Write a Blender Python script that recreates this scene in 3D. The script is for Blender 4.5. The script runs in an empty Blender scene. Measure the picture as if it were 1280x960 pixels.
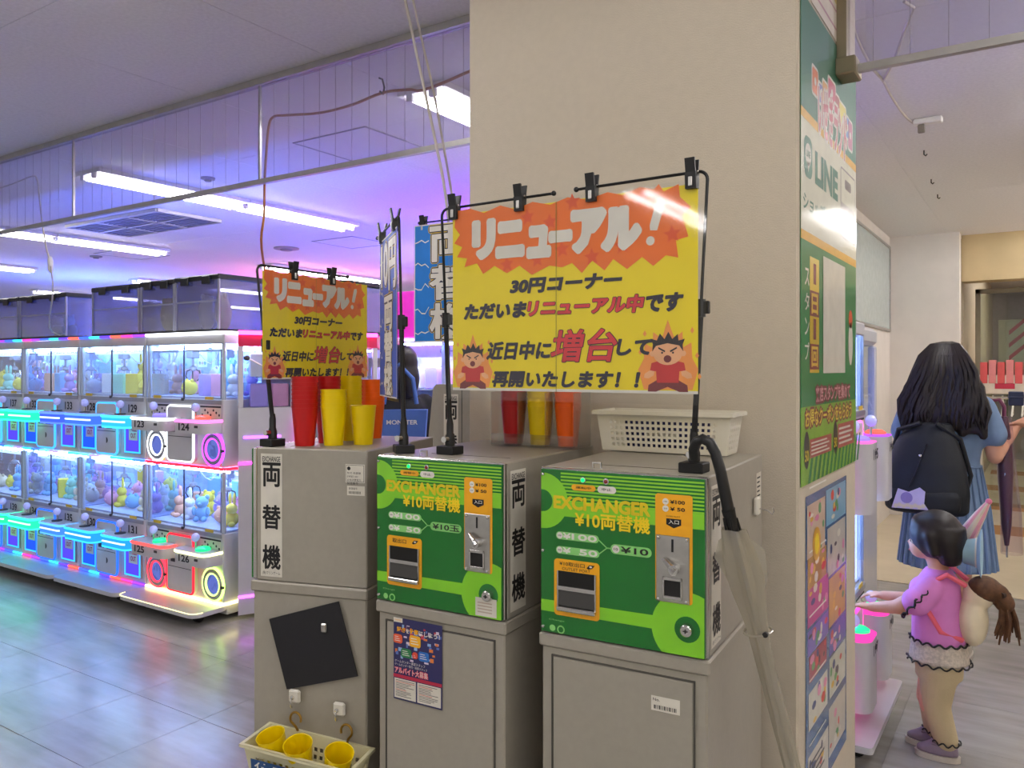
import bpy, bmesh, math, random
import numpy as np
from mathutils import Vector, Matrix
random.seed(11)
SC = bpy.context.scene
COL = SC.collection
PI = math.pi

# ---------------------------------------------------------------- camera, world, exposure
F_PX, HORIZON, CAM_H = 1000.0, 462.0, 1.5
YAW = math.atan(660 / 1000)
cam = bpy.data.cameras.new('camera')
cam.sensor_width = 36.0
cam.lens = F_PX / 1280 * 36.0
cam.shift_y = (HORIZON - 480) / 1280
cam.clip_start = 0.05
cam_o = bpy.data.objects.new('camera', cam)
COL.objects.link(cam_o)
cam_o.location = (0, 0, CAM_H)
cam_o.rotation_euler = (PI / 2, 0, YAW)
SC.camera = cam_o

world = bpy.data.worlds.new('mall_ambient')
SC.world = world
world.use_nodes = True
world.node_tree.nodes['Background'].inputs[0].default_value = (1.0, 0.95, 0.90, 1)
world.node_tree.nodes['Background'].inputs[1].default_value = 0.42

SC.view_settings.view_transform = 'Standard'
SC.view_settings.look = 'None'
SC.view_settings.gamma = 1.0
SC.view_settings.use_curve_mapping = False
SC.view_settings.exposure = 0.52
SC.cycles.use_denoising = True
SC.cycles.max_bounces = 8
SC.cycles.transparent_max_bounces = 24
SC.cycles.caustics_reflective = False
SC.cycles.caustics_refractive = False
SC.cycles.sample_clamp_indirect = 6.0

# ---------------------------------------------------------------- measuring helpers (pixel of the 1280x960 photo -> place in the room)
FW = Vector((-math.sin(YAW), math.cos(YAW)))
RT = Vector((math.cos(YAW), math.sin(YAW)))
def ray(u): return FW + RT * ((u - 640) / F_PX)
def at(u, v, t):
    p = ray(u) * t
    return Vector((p.x, p.y, CAM_H + (HORIZON - v) / F_PX * t))
def hit_z(u, v, z): return at(u, v, (CAM_H - z) * F_PX / (v - HORIZON))
def hit_y(u, v, y): return at(u, v, y / ray(u).y)
def hit_x(u, v, x): return at(u, v, x / ray(u).x)
def hit_local(u, v, M):
    """point where the pixel's ray meets the plane y=0 of matrix M, in M's local (x, z)"""
    Mi = M.inverted()
    o = Mi @ Vector((0, 0, CAM_H)); q = Mi @ at(u, v, 1.0)
    d = q - o
    s = -o.y / d.y
    p = o + d * s
    return p.x, p.z
def homog(src, W, H):
    """map from a skewed picture of a rectangle (TL,TR,BR,BL) to flat (x right, y up)"""
    dst = [(0, H), (W, H), (W, 0), (0, 0)]
    A = []; b = []
    for (x, y), (X, Y) in zip(src, dst):
        A.append([x, y, 1, 0, 0, 0, -X * x, -X * y]); b.append(X)
        A.append([0, 0, 0, x, y, 1, -Y * x, -Y * y]); b.append(Y)
    h = np.linalg.solve(np.array(A, float), np.array(b, float))
    def f(x, y):
        w = h[6] * x + h[7] * y + 1
        return ((h[0] * x + h[1] * y + h[2]) / w, (h[3] * x + h[4] * y + h[5]) / w)
    return f

# ---------------------------------------------------------------- materials
MATS = {}
def lin(c):
    if isinstance(c, str):
        c = c.lstrip('#'); c = tuple(int(c[i:i + 2], 16) / 255 for i in (0, 2, 4))
    return tuple((x / 12.92 if x <= .04045 else ((x + .055) / 1.055) ** 2.4) for x in c)
def mat(name, col='#808080', rough=.5, metal=0., emit=0., ecol=None, noise=.06, nscale=18., bump=0., bscale=None,
        coat=0., trans=0., ior=1.45, spec=.5, sss=0.):
    if name in MATS: return MATS[name]
    m = bpy.data.materials.new(name); m.use_nodes = True
    nt = m.node_tree; b = nt.nodes['Principled BSDF']
    L = lin(col)
    b.inputs['Roughness'].default_value = rough
    b.inputs['Metallic'].default_value = metal
    b.inputs['Coat Weight'].default_value = coat
    b.inputs['Coat Roughness'].default_value = .08
    b.inputs['Transmission Weight'].default_value = trans
    b.inputs['IOR'].default_value = ior
    b.inputs['Specular IOR Level'].default_value = spec
    tc = nt.nodes.new('ShaderNodeTexCoord')
    n = nt.nodes.new('ShaderNodeTexNoise'); n.inputs['Scale'].default_value = nscale; n.inputs['Detail'].default_value = 3
    nt.links.new(tc.outputs['Object'], n.inputs['Vector'])
    r = nt.nodes.new('ShaderNodeValToRGB')
    r.color_ramp.elements[0].position = .3; r.color_ramp.elements[1].position = .7
    r.color_ramp.elements[0].color = (*[max(0, x * (1 - noise)) for x in L], 1)
    r.color_ramp.elements[1].color = (*[min(1, x * (1 + noise)) for x in L], 1)
    nt.links.new(n.outputs['Fac'], r.inputs['Fac'])
    nt.links.new(r.outputs['Color'], b.inputs['Base Color'])
    if emit:
        b.inputs['Emission Color'].default_value = (*lin(ecol or col), 1)
        b.inputs['Emission Strength'].default_value = emit
    if bump:
        n2 = nt.nodes.new('ShaderNodeTexNoise'); n2.inputs['Scale'].default_value = bscale or nscale * 8
        n2.inputs['Detail'].default_value = 4
        nt.links.new(tc.outputs['Object'], n2.inputs['Vector'])
        bp = nt.nodes.new('ShaderNodeBump'); bp.inputs['Strength'].default_value = bump; bp.inputs['Distance'].default_value = .004
        nt.links.new(n2.outputs['Fac'], bp.inputs['Height'])
        nt.links.new(bp.outputs['Normal'], b.inputs['Normal'])
    MATS[name] = m
    return m
def clear(name, tint='#ffffff', gloss=.5, rough=.03, body=0., bodycol='#ffffff', low=.03):
    """clear sheet: transparent, with a mirror-like sheen that grows at grazing angles and a little cloudy body"""
    if name in MATS: return MATS[name]
    m = bpy.data.materials.new(name); m.use_nodes = True
    nt = m.node_tree; nt.nodes.remove(nt.nodes['Principled BSDF'])
    out = nt.nodes['Material Output']
    tr = nt.nodes.new('ShaderNodeBsdfTransparent'); tr.inputs[0].default_value = (*lin(tint), 1)
    gl = nt.nodes.new('ShaderNodeBsdfGlossy'); gl.inputs['Roughness'].default_value = rough
    lw = nt.nodes.new('ShaderNodeLayerWeight'); lw.inputs['Blend'].default_value = .25
    mr = nt.nodes.new('ShaderNodeMapRange'); mr.inputs['To Min'].default_value = low; mr.inputs['To Max'].default_value = gloss
    nt.links.new(lw.outputs['Facing'], mr.inputs['Value'])
    mx = nt.nodes.new('ShaderNodeMixShader')
    nt.links.new(mr.outputs['Result'], mx.inputs['Fac'])
    base = tr
    if body:
        df = nt.nodes.new('ShaderNodeBsdfDiffuse'); df.inputs[0].default_value = (*lin(bodycol), 1)
        tl = nt.nodes.new('ShaderNodeBsdfTranslucent'); tl.inputs[0].default_value = (*lin(bodycol), 1)
        ms = nt.nodes.new('ShaderNodeMixShader'); ms.inputs[0].default_value = .5
        nt.links.new(df.outputs[0], ms.inputs[1]); nt.links.new(tl.outputs[0], ms.inputs[2])
        m2 = nt.nodes.new('ShaderNodeMixShader'); m2.inputs[0].default_value = body
        nt.links.new(tr.outputs[0], m2.inputs[1]); nt.links.new(ms.outputs[0], m2.inputs[2])
        base = m2
    nt.links.new(base.outputs[0], mx.inputs[1]); nt.links.new(gl.outputs[0], mx.inputs[2])
    nt.links.new(mx.outputs[0], out.inputs['Surface'])
    MATS[name] = m
    return m
def glow(name, col, s):
    if name in MATS: return MATS[name]
    m = bpy.data.materials.new(name); m.use_nodes = True
    nt = m.node_tree; nt.nodes.remove(nt.nodes['Principled BSDF'])
    e = nt.nodes.new('ShaderNodeEmission'); e.inputs[0].default_value = (*lin(col), 1); e.inputs[1].default_value = s
    nt.links.new(e.outputs[0], nt.nodes['Material Output'].inputs['Surface'])
    MATS[name] = m
    return m

# ---------------------------------------------------------------- mesh builder
class MB:
    def __init__(s, M=None): s.v = []; s.f = []; s.M = M or Matrix.Identity(4)
    def add(s, vs, fs):
        o = len(s.v)
        s.v += [tuple(s.M @ Vector(p)) for p in vs]
        s.f += [tuple(i + o for i in f) for f in fs]
        return s
    def box(s, x0, y0, z0, x1, y1, z1, b=0.):
        if not b:
            vs = [(x, y, z) for z in (z0, z1) for y in (y0, y1) for x in (x0, x1)]
            return s.add(vs, [(0, 2, 3, 1), (4, 5, 7, 6), (0, 1, 5, 4), (2, 6, 7, 3), (0, 4, 6, 2), (1, 3, 7, 5)])
        vs = []; ix = {}
        for i, (x, sx) in enumerate(((x0, 1), (x1, -1))):
            for j, (y, sy) in enumerate(((y0, 1), (y1, -1))):
                for k, (z, sz) in enumerate(((z0, 1), (z1, -1))):
                    ix[i, j, k, 0] = len(vs); vs.append((x, y + sy * b, z + sz * b))
                    ix[i, j, k, 1] = len(vs); vs.append((x + sx * b, y, z + sz * b))
                    ix[i, j, k, 2] = len(vs); vs.append((x + sx * b, y + sy * b, z))
        fs = []
        for i in (0, 1):
            fs.append([ix[i, 0, 0, 0], ix[i, 1, 0, 0], ix[i, 1, 1, 0], ix[i, 0, 1, 0]])
            fs.append([ix[0, i, 0, 1], ix[1, i, 0, 1], ix[1, i, 1, 1], ix[0, i, 1, 1]])
            fs.append([ix[0, 0, i, 2], ix[1, 0, i, 2], ix[1, 1, i, 2], ix[0, 1, i, 2]])
            for j in (0, 1):
                fs.append([ix[i, j, 0, 0], ix[i, j, 1, 0], ix[i, j, 1, 1], ix[i, j, 0, 1]])
                fs.append([ix[i, 0, j, 0], ix[i, 1, j, 0], ix[i, 1, j, 2], ix[i, 0, j, 2]])
                fs.append([ix[0, i, j, 1], ix[1, i, j, 1], ix[1, i, j, 2], ix[0, i, j, 2]])
                for k in (0, 1): fs.append([ix[i, j, k, 0], ix[i, j, k, 1], ix[i, j, k, 2]])
        return s.add(vs, fs)
    def tube(s, pts, r, n=8, closed=False, cap=True):
        pts = [Vector(p) for p in pts]
        N = len(pts); rs = r if isinstance(r, (list, tuple)) else [r] * N
        tang = []
        for i in range(N):
            a = pts[(i - 1) % N] if (closed or i > 0) else pts[i]
            b = pts[(i + 1) % N] if (closed or i < N - 1) else pts[i]
            t = (b - a); tang.append(t.normalized() if t.length > 1e-9 else Vector((0, 0, 1)))
        up = Vector((0, 0, 1)) if abs(tang[0].z) < .9 else Vector((1, 0, 0))
        nrm = (up - tang[0] * up.dot(tang[0])).normalized()
        vs = []; fs = []
        for i in range(N):
            nrm = (nrm - tang[i] * nrm.dot(tang[i])).normalized()
            bi = tang[i].cross(nrm)
            for k in range(n):
                a = 2 * PI * k / n
                vs.append(pts[i] + (nrm * math.cos(a) + bi * math.sin(a)) * rs[i])
        for i in range(N if closed else N - 1):
            j = (i + 1) % N
            for k in range(n):
                l = (k + 1) % n
                fs.append((i * n + k, i * n + l, j * n + l, j * n + k))
        if cap and not closed:
            fs.append(tuple(range(n))); fs.append(tuple((N - 1) * n + k for k in range(n)))
        return s.add(vs, fs)
    def lathe(s, prof, n=16, c=(0, 0, 0), axis='z', close=False):
        vs = []; fs = []
        for (r, z) in prof:
            for k in range(n):
                a = 2 * PI * k / n
                p = (r * math.cos(a), r * math.sin(a), z)
                if axis == 'y': p = (p[0], p[2], p[1])
                if axis == 'x': p = (p[2], p[0], p[1])
                vs.append((c[0] + p[0], c[1] + p[1], c[2] + p[2]))
        m = len(prof)
        for i in range(m if close else m - 1):
            j = (i + 1) % m
            for k in range(n):
                l = (k + 1) % n
                fs.append((i * n + k, i * n + l, j * n + l, j * n + k))
        if not close:
            if prof[0][0] > 1e-6: fs.append(tuple(range(n)))
            if prof[-1][0] > 1e-6: fs.append(tuple((m - 1) * n + k for k in range(n)))
        return s.add(vs, fs)
    def ell(s, c, r, nu=12, nv=8):
        vs = [(c[0], c[1], c[2] - r[2])]; fs = []
        for j in range(1, nv):
            a = -PI / 2 + PI * j / nv
            for i in range(nu):
                b = 2 * PI * i / nu
                vs.append((c[0] + r[0] * math.cos(a) * math.cos(b), c[1] + r[1] * math.cos(a) * math.sin(b), c[2] + r[2] * math.sin(a)))
        vs.append((c[0], c[1], c[2] + r[2])); t = len(vs) - 1
        for i in range(nu):
            k = (i + 1) % nu
            fs.append((0, 1 + k, 1 + i)); fs.append((t, t - nu + i, t - nu + k))
            for j in range(nv - 2):
                a = 1 + j * nu
                fs.append((a + i, a + k, a + nu + k, a + nu + i))
        return s.add(vs, fs)
    def prism(s, poly, w0, w1, ax='z'):
        """extrude a 2-D outline between w0 and w1; ax = the extrusion axis"""
        def P(x, y, w): return {'z': (x, y, w), 'y': (x, w, y), 'x': (w, x, y)}[ax]
        n = len(poly)
        vs = [P(x, y, w0) for x, y in poly] + [P(x, y, w1) for x, y in poly]
        fs = [tuple(range(n)), tuple(range(n, 2 * n))] + [(i, (i + 1) % n, n + (i + 1) % n, n + i) for i in range(n)]
        return s.add(vs, fs)
    def grid(s, rows):
        """surface through rows of points"""
        m = len(rows[0]); vs = [p for r in rows for p in r]
        fs = [(i * m + k, i * m + k + 1, (i + 1) * m + k + 1, (i + 1) * m + k) for i in range(len(rows) - 1) for k in range(m - 1)]
        return s.add(vs, fs)
    def mesh(s, name, m, smooth=True, fix=True, angle=35):
        me = bpy.data.meshes.new(name)
        me.from_pydata(s.v, [], s.f); me.update()
        if fix:
            bm = bmesh.new(); bm.from_mesh(me)
            bmesh.ops.recalc_face_normals(bm, faces=bm.faces); bm.to_mesh(me); bm.free()
        if m: me.materials.append(m)
        if smooth:
            me.polygons.foreach_set('use_smooth', [True] * len(me.polygons))
            me.set_sharp_from_angle(angle=math.radians(angle))
        return me
    def build(s, name, m, parent=None, smooth=True, fix=True, loc=None):
        o = bpy.data.objects.new(name, s.mesh(name, m, smooth, fix))
        COL.objects.link(o)
        if parent: o.parent = parent
        if loc: o.location = loc
        return o
def obj(name, me, parent=None, loc=(0, 0, 0), rot=(0, 0, 0)):
    o = bpy.data.objects.new(name, me); COL.objects.link(o)
    o.parent = parent; o.location = loc; o.rotation_euler = rot
    return o
def tag(o, label, cat, group=None, kind=None):
    if label: o['label'] = label
    if cat: o['category'] = cat
    if group: o['group'] = group
    if kind: o['kind'] = kind
    return o
def thing(name, label, cat, loc=(0, 0, 0), rz=0., group=None):
    o = bpy.data.objects.new(name, None); COL.objects.link(o)
    o.empty_display_size = .05
    o.location = loc; o.rotation_euler = (0, 0, rz)
    return tag(o, label, cat, group)
def struct(name, mb, m, parent=None, smooth=False):
    o = mb.build(name, m, parent, smooth)
    if not parent: o['kind'] = 'structure'
    return o
def copy_tree(o, parent=None):
    c = o.copy(); COL.objects.link(c); c.parent = parent
    for ch in o.children: copy_tree(ch, c)
    return c
def TM(loc, rz=0.): return Matrix.Translation(Vector(loc)) @ Matrix.Rotation(rz, 4, 'Z')

# ---------------------------------------------------------------- flat print: lettering and shapes on a panel
TXT = {}
def text_raw(s, off):
    if (s, off) not in TXT:
        c = bpy.data.curves.new('t', 'FONT'); c.body = s; c.offset = off; c.resolution_u = 3
        o = bpy.data.objects.new('t', c)
        me = bpy.data.meshes.new_from_object(o)
        v = [(p.co.x, p.co.y) for p in me.vertices]; f = []
        seen = set()
        for p in me.polygons:
            if p.normal.z < 0: continue
            f.append(tuple(p.vertices))
        if not f: f = [tuple(p.vertices) for p in me.polygons]
        TXT[s, off] = (v, f)
        bpy.data.objects.remove(o); bpy.data.curves.remove(c); bpy.data.meshes.remove(me)
    return TXT[s, off]
class Pan:
    def __init__(s, parent, M, W, H): s.p = parent; s.M = M; s.W = W; s.H = H; s.L = {}
    FINE = ('print', 'rule', 'patch', 'detail', 'star', 'lightning', 'flame', 'features', 'streak', 'fine', 'border', 'boy', 'icon')
    def mb(s, name, m):
        fine = any(k in name for k in s.FINE)        # tiny marks stay together, larger shapes are parts of their own
        key = (name, m, 0 if fine else len(s.L) + 1)
        if key not in s.L: s.L[key] = MB(s.M)
        return s.L[key]
    def poly(s, name, m, pts, w=.0005): s.mb(name, m).add([(x, y, w) for x, y in pts], [tuple(range(len(pts)))])
    def rect(s, name, m, x0, y0, x1, y1, w=.0005, r=0.):
        if not r: return s.poly(name, m, [(x0, y0), (x1, y0), (x1, y1), (x0, y1)], w)
        s.poly(name, m, rrect(x0, y0, x1, y1, r), w)
    def circ(s, name, m, x, y, r, w=.0005, n=24, a0=0, a1=2 * PI, ry=None):
        full = abs(a1 - a0 - 2 * PI) < 1e-6
        k = n if full else n + 1
        s.poly(name, m, [(x + r * math.cos(a0 + (a1 - a0) * i / n), y + (ry or r) * math.sin(a0 + (a1 - a0) * i / n)) for i in range(k)], w)
    def text(s, name, m, t, x0, y0, x1, y1, w=.001, off=0., base=None, skew=0., fat=0.):
        """fit the text's ink box into the rectangle"""
        bv, _ = text_raw(t, off if base is None else base)
        v, f = text_raw(t, off)
        xs = [p[0] for p in bv]; ys = [p[1] for p in bv]
        a, b, c, d = min(xs), max(xs), min(ys), max(ys)
        sx = (x1 - x0) / max(1e-6, b - a); sy = (y1 - y0) / max(1e-6, d - c)
        hm = (y1 - y0) / 2
        out = []
        for px, py in v:
            Y = (py - c) * sy
            out.append((x0 + (px - a) * sx + skew * (Y - hm), y0 + Y, w))
        b_ = s.mb(name, m); b_.add(out, f)
        if fat:                      # heavier strokes
            for k in range(10):
                dx, dy = fat * math.cos(k * PI / 5), fat * math.sin(k * PI / 5)
                b_.add([(x + dx, y + dy, w + 1e-6 * (k + 1)) for x, y, _ in out], f)
    def done(s):
        r = []
        for (n, m, k), b in s.L.items():
            o = b.build(n, m, s.p, smooth=False, fix=False); r.append(o)
            if k == 0: o['kind'] = 'stuff'
        return r
def rrect(x0, y0, x1, y1, r, n=5):
    r = min(r, abs(x1 - x0) / 2, abs(y1 - y0) / 2)
    P = []
    for cx, cy, a in ((x1 - r, y1 - r, 0), (x0 + r, y1 - r, PI / 2), (x0 + r, y0 + r, PI), (x1 - r, y0 + r, 1.5 * PI)):
        for i in range(n + 1):
            t = a + PI / 2 * i / n
            P.append((cx + r * math.cos(t), cy + r * math.sin(t)))
    return P
def facing(origin, ex, ez):
    """panel matrix: x -> ex, y -> ez, w -> ex x ez"""
    ex = Vector(ex).normalized(); ez = Vector(ez).normalized(); n = ex.cross(ez)
    M = Matrix.Identity(4)
    for i in range(3): M[i][0] = ex[i]; M[i][1] = ez[i]; M[i][2] = n[i]; M[i][3] = origin[i]
    return M
FRONT = lambda o=(0, 0, 0): facing(o, (1, 0, 0), (0, 0, 1))        # faces -y
# ================================================================ the room
CEIL = 2.87
m_floor = bpy.data.materials.new('floor_vinyl'); MATS['floor_vinyl'] = m_floor
def _floor():
    m = m_floor; m.use_nodes = True; nt = m.node_tree; b = nt.nodes['Principled BSDF']
    ge = nt.nodes.new('ShaderNodeNewGeometry')
    fac = []
    for sx, sy, sc in ((1.5, 9., 1.6), (3., 3., .7)):          # fine drag marks, broad clouding
        mp = nt.nodes.new('ShaderNodeMapping'); mp.inputs['Scale'].default_value = (sx, sy, 1); mp.inputs['Rotation'].default_value = (0, 0, .35)
        nt.links.new(ge.outputs['Position'], mp.inputs['Vector'])
        n = nt.nodes.new('ShaderNodeTexNoise'); n.inputs['Scale'].default_value = sc; n.inputs['Detail'].default_value = 5
        nt.links.new(mp.outputs[0], n.inputs['Vector']); fac.append(n)
    ad = nt.nodes.new('ShaderNodeMath'); ad.operation = 'ADD'
    nt.links.new(fac[0].outputs[0], ad.inputs[0]); nt.links.new(fac[1].outputs[0], ad.inputs[1])
    mr = nt.nodes.new('ShaderNodeMapRange'); mr.inputs['From Min'].default_value = .65; mr.inputs['From Max'].default_value = 1.35
    nt.links.new(ad.outputs[0], mr.inputs['Value'])
    mx = nt.nodes.new('ShaderNodeMix'); mx.data_type = 'RGBA'
    mx.inputs[6].default_value = (*lin('#8a8782'), 1); mx.inputs[7].default_value = (*lin('#b0ada8'), 1)
    nt.links.new(mr.outputs[0], mx.inputs[0]); nt.links.new(mx.outputs[2], b.inputs['Base Color'])
    b.inputs['Roughness'].default_value = .23
    b.inputs['Specular IOR Level'].default_value = .85
_floor()
m_grout = mat('floor_joint', '#5b5750', .7)
m_ceil = mat('ceiling_board', '#e9e7e9', .85, noise=.05, nscale=60, bump=.25, bscale=140)
m_paper = mat('pillar_wallpaper', '#c8bdaa', .8, noise=.02, nscale=40, bump=.35, bscale=260)
m_white = mat('white_wall', '#e6e0da', .8, noise=.03, nscale=6)
m_beige = mat('beige_wall', '#c9b58d', .8, noise=.04, nscale=5)
m_steel = mat('brushed_metal', '#b9b7b2', .3, 1., noise=.08, nscale=40)
m_alu = mat('aluminium_rail', '#b3b0ac', .42, .7)
m_black = mat('black_plastic', '#141414', .4, noise=.15)
m_dark = mat('hook_dark', '#242321', .8)  # plain dark finish of the ceiling hooks

fl = MB().box(-24, -6, -.06, 6, 16, -.004)
floor = struct('floor', fl, m_floor)
tile_me = MB().box(0, 0, -.004, .4984, .4984, 0, .0006).mesh('floor_tile', m_floor, smooth=False)
x0t, y0t = -3.0, 2.13
for i in range(-9, 8):
    for j in range(-4, 9):
        x, y = x0t + .5 * i, y0t + .5 * j
        if y > 3.4 and x < -1.7: continue
        if -1.6 < x < -.7: continue
        if x >= -.7 and y < 2.0: continue
        if y + .5 > 6.2: continue
        t = (Vector((x + .25, y + .25)).dot(FW)); l = Vector((x + .25, y + .25)).dot(RT)
        if t < .8 or not (-80 < 640 + 1000 * l / t < 1400): continue
        if HORIZON + 1500 / t > 1300: continue
        obj('floor_tile', tile_me, floor, (x, y, 0), (0, 0, 0))
# polished mall floor with wide orange bands past the arcade on the right
m_mall = mat('mall_floor_cream', '#dccdb0', .22, noise=.06, nscale=3)
m_band = mat('mall_floor_orange', '#c08e5c', .22, noise=.06, nscale=3)
mf = MB().box(-1.3, 6.2, -.003, 4, 15.8, .001)
struct('mall_floor', mf, m_mall, floor)
band = MB().box(0, 0, 0, 4.6, .5, .002).mesh('floor_band', m_band, smooth=False)
for y in (8.5, 10.0, 11.6, 13.4): obj('floor_band', band, floor, (-.6, y, .001))

ceiling = struct('ceiling', MB().box(-24, -6, CEIL + .003, 6, 16, CEIL + .1), m_ceil)
pan_me = MB().box(.0012, .0012, 0, .9088, 1.8188, .0029).mesh('ceiling_panel', m_ceil, smooth=False)
for i in range(-6, 4):
    for j in range(-1, 6):
        obj('ceiling_panel', pan_me, ceiling, (-2.6 + .91 * i, 1.548 - 1.82 + 1.82 * j, CEIL))

PX0, PX1, PY0, PY1 = -1.57, -.518, 2.12, 2.88
struct('wall_pillar', MB().box(PX0, PY0, 0, PX1, PY1, CEIL, .006), m_paper)
struct('baseboard_pillar', MB().box(PX0 - .006, PY0 - .006, 0, PX1 + .006, PY1 + .006, .08, .002), mat('baseboard_grey', '#6a655c', .5))
struct('wall_back', MB().box(-24, 15.8, 0, 6, 16, CEIL), mat('back_wall_grey', '#a9a0a6', .8))
struct('wall_left', MB().box(-24.2, -2, 0, -24, 16, CEIL), mat('side_wall_grey', '#a9a0a6', .8))
# white walls on the right, beyond the pillar
struct('wall_right', MB().box(-1.5, 5.2, 0, -1.3, 9.08, CEIL), m_white)
w2 = struct('wall_corridor', MB().box(-1.5, 9.08, 0, -.67, 9.3, CEIL), m_white)
struct('wall_shop_header', MB().box(-.67, 9.35, 2.40, 6, 9.6, CEIL), m_beige)
struct('wall_shop_inside', MB().box(-.9, 9.6, 0, -.67, 15.8, CEIL), mat('shop_wall', '#b9ac93', .8))
struct('wall_far_right', MB().box(5.8, -2, 0, 6, 16, CEIL), m_beige)
# glass strip let into the right wall
sw = thing('window_1', 'narrow pale glass strip high on the right wall', None, (-1.3, 6.4, 1.9)); sw['kind'] = 'structure'
del sw['label']
MB().box(.002, 0, 0, .012, 2.6, .85).build('pane', mat('pale_glass', '#bfcfce', .1, coat=.5), sw)
for z in (0, .85): MB().box(.0, 0, z - .012, .022, 2.6, z + .012).build('window_frame', m_steel, sw)
MB().box(.0, 2.58, 0, .022, 2.6, .85).build('window_frame', m_steel, sw)

# ---------------------------------------------------------------- ceiling lights
m_tube = glow('fluorescent_tube', '#fbf7f6', 30.0)
m_fixt = mat('light_fixture_white', '#e9e7e4', .4)
def fixture_tree():
    r = thing('ceiling_light', '', 'ceiling light')
    MB().box(-.15, 0, -.03, .15, 1.24, 0, .004).build('housing', m_fixt, r)
    for x in (-.07, .07):
        MB().tube([(x, .03, -.045), (x, 1.21, -.045)], .016, 8).build('tube', m_tube, r)
        for y in (.012, 1.228): MB().box(x - .02, y - .012, -.065, x + .02, y + .012, -.03, .003).build('socket', m_fixt, r)
    return r
fx0 = fixture_tree(); first = True
for i in range(-2, 5):  # the two rightmost columns and the rear rows are unseen, added as fill
    for j, yb in enumerate((-1.0, 2.97, 6.9, 10.8, -4.9)):
        if j in (0, 4) and i > 0: continue
        if j == 3 and i == 0: continue
        for k in (0, 1):
            o = fx0 if first else copy_tree(fx0)
            first = False
            o.location = (-2.49 - 2.96 * i, yb + k * 1.25, CEIL)
            row = ['unseen row before the barrier', 'row above claw machines', 'second row beyond', 'row at far end', 'added row behind the photographer'][j]
            o['label'] = f"{['near','far'][k]} twin tube ceiling light, {row}, {['first','second','third','fourth','fifth','sixth','seventh'][i + 2]} from right"
            o['group'] = 'twin tube ceiling lights'
# unseen downlights added to warm and brighten the corridor side on the right
for q, (x, y) in enumerate(((.45, 5.2), (.45, 7.4), (.6, 11.2), (.6, 13.5))):
    r = thing('fill_downlight', f"added unseen corridor ceiling light, {['nearest','second','third','farthest'][q]} one on the right", 'ceiling light', (x, y, CEIL), 0, 'added corridor downlights')
    MB().lathe([(.16, 0), (.16, -.012), (.13, -.014), (.13, -.004)], 20).build('trim_ring', m_fixt, r)
    MB().lathe([(.0, -.006), (.128, -.006)], 20).build('lens', glow('fill_downlight_glow', '#ffe9cc', 130.0), r, fix=False)

# ---------------------------------------------------------------- air vent and ceiling hatches
v = thing('ceiling_vent', 'dark grey grille vent set in the ceiling over the claw machines', 'vent', (-7.7, 4.0, CEIL))
MB().box(0, 0, -.012, 1.45, .63, -.002).build('backing', mat('vent_dark', '#6c6c72', .6), v)
for a in (0, .4833, .9667, 1.45): MB().box(a - .02, 0, -.03, a + .02, .63, -.002).build('frame', m_alu, v)
for a in (0, .315, .63): MB().box(0, a - .015, -.03, 1.45, a + .015, -.002).build('frame', m_alu, v)
for a in range(3):
    for b_ in range(2):
        for c in range(6):
            y = .03 + .315 * b_ + .045 * c
            MB().box(.03 + .4833 * a, y, -.026, .4533 + .4833 * a, y + .022, -.012).build('slat', mat('vent_slat', '#8a8a90', .5), v, smooth=False)
def hatch(x, y, w, label):
    h = thing('ceiling_hatch', label, 'hatch', (x, y, CEIL), 0)
    MB().box(.012, .012, -.003, w - .012, w - .012, -.0005).build('panel', m_ceil, h)
    f = MB()
    for a, b_, c, d in ((0, 0, w, .01), (0, w - .01, w, w), (0, 0, .01, w), (w - .01, 0, w, w)): f.box(a, b_, -.006, c, d, -.0005)
    f.build('frame', mat('hatch_frame', '#9b979e', .5), h)
hp = hit_z
for (u, v_), lab in (((455, 183), 'square ceiling hatch seen through the smoke barrier glass'), ((440, 303), 'square ceiling hatch beyond the smoke barrier above the yellow sign'), ((165, 318), 'square ceiling hatch beyond the grille vent')):
    p = at(u, v_, 1.37 * F_PX / (HORIZON - v_)); hatch(p.x - .3, p.y - .3, .6, lab)
for n_, (u, v_) in enumerate(((358, 310), (120, 320), (260, 222))):
    p = at(u, v_, 1.37 * F_PX / (HORIZON - v_))
    s_ = thing('ceiling_speaker', ['round grey ceiling speaker beside the hatch', 'small round sensor on the far ceiling', 'small round sprinkler plate beside the long ceiling light'][n_], 'speaker' if n_ == 0 else 'sensor', (p.x, p.y, CEIL))
    R_ = (.14, .07, .05)[n_]
    MB().lathe([(R_, 0), (R_, -.012), (R_ * .8, -.018), (0, -.018)], 20).build('cover', mat('speaker_grey', '#8d8990', .6), s_)
    MB().lathe([(R_ * .5, -.018), (R_ * .45, -.03), (0, -.03)], 16).build('centre_plate', mat('speaker_centre', '#7a767d', .6), s_)

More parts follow.
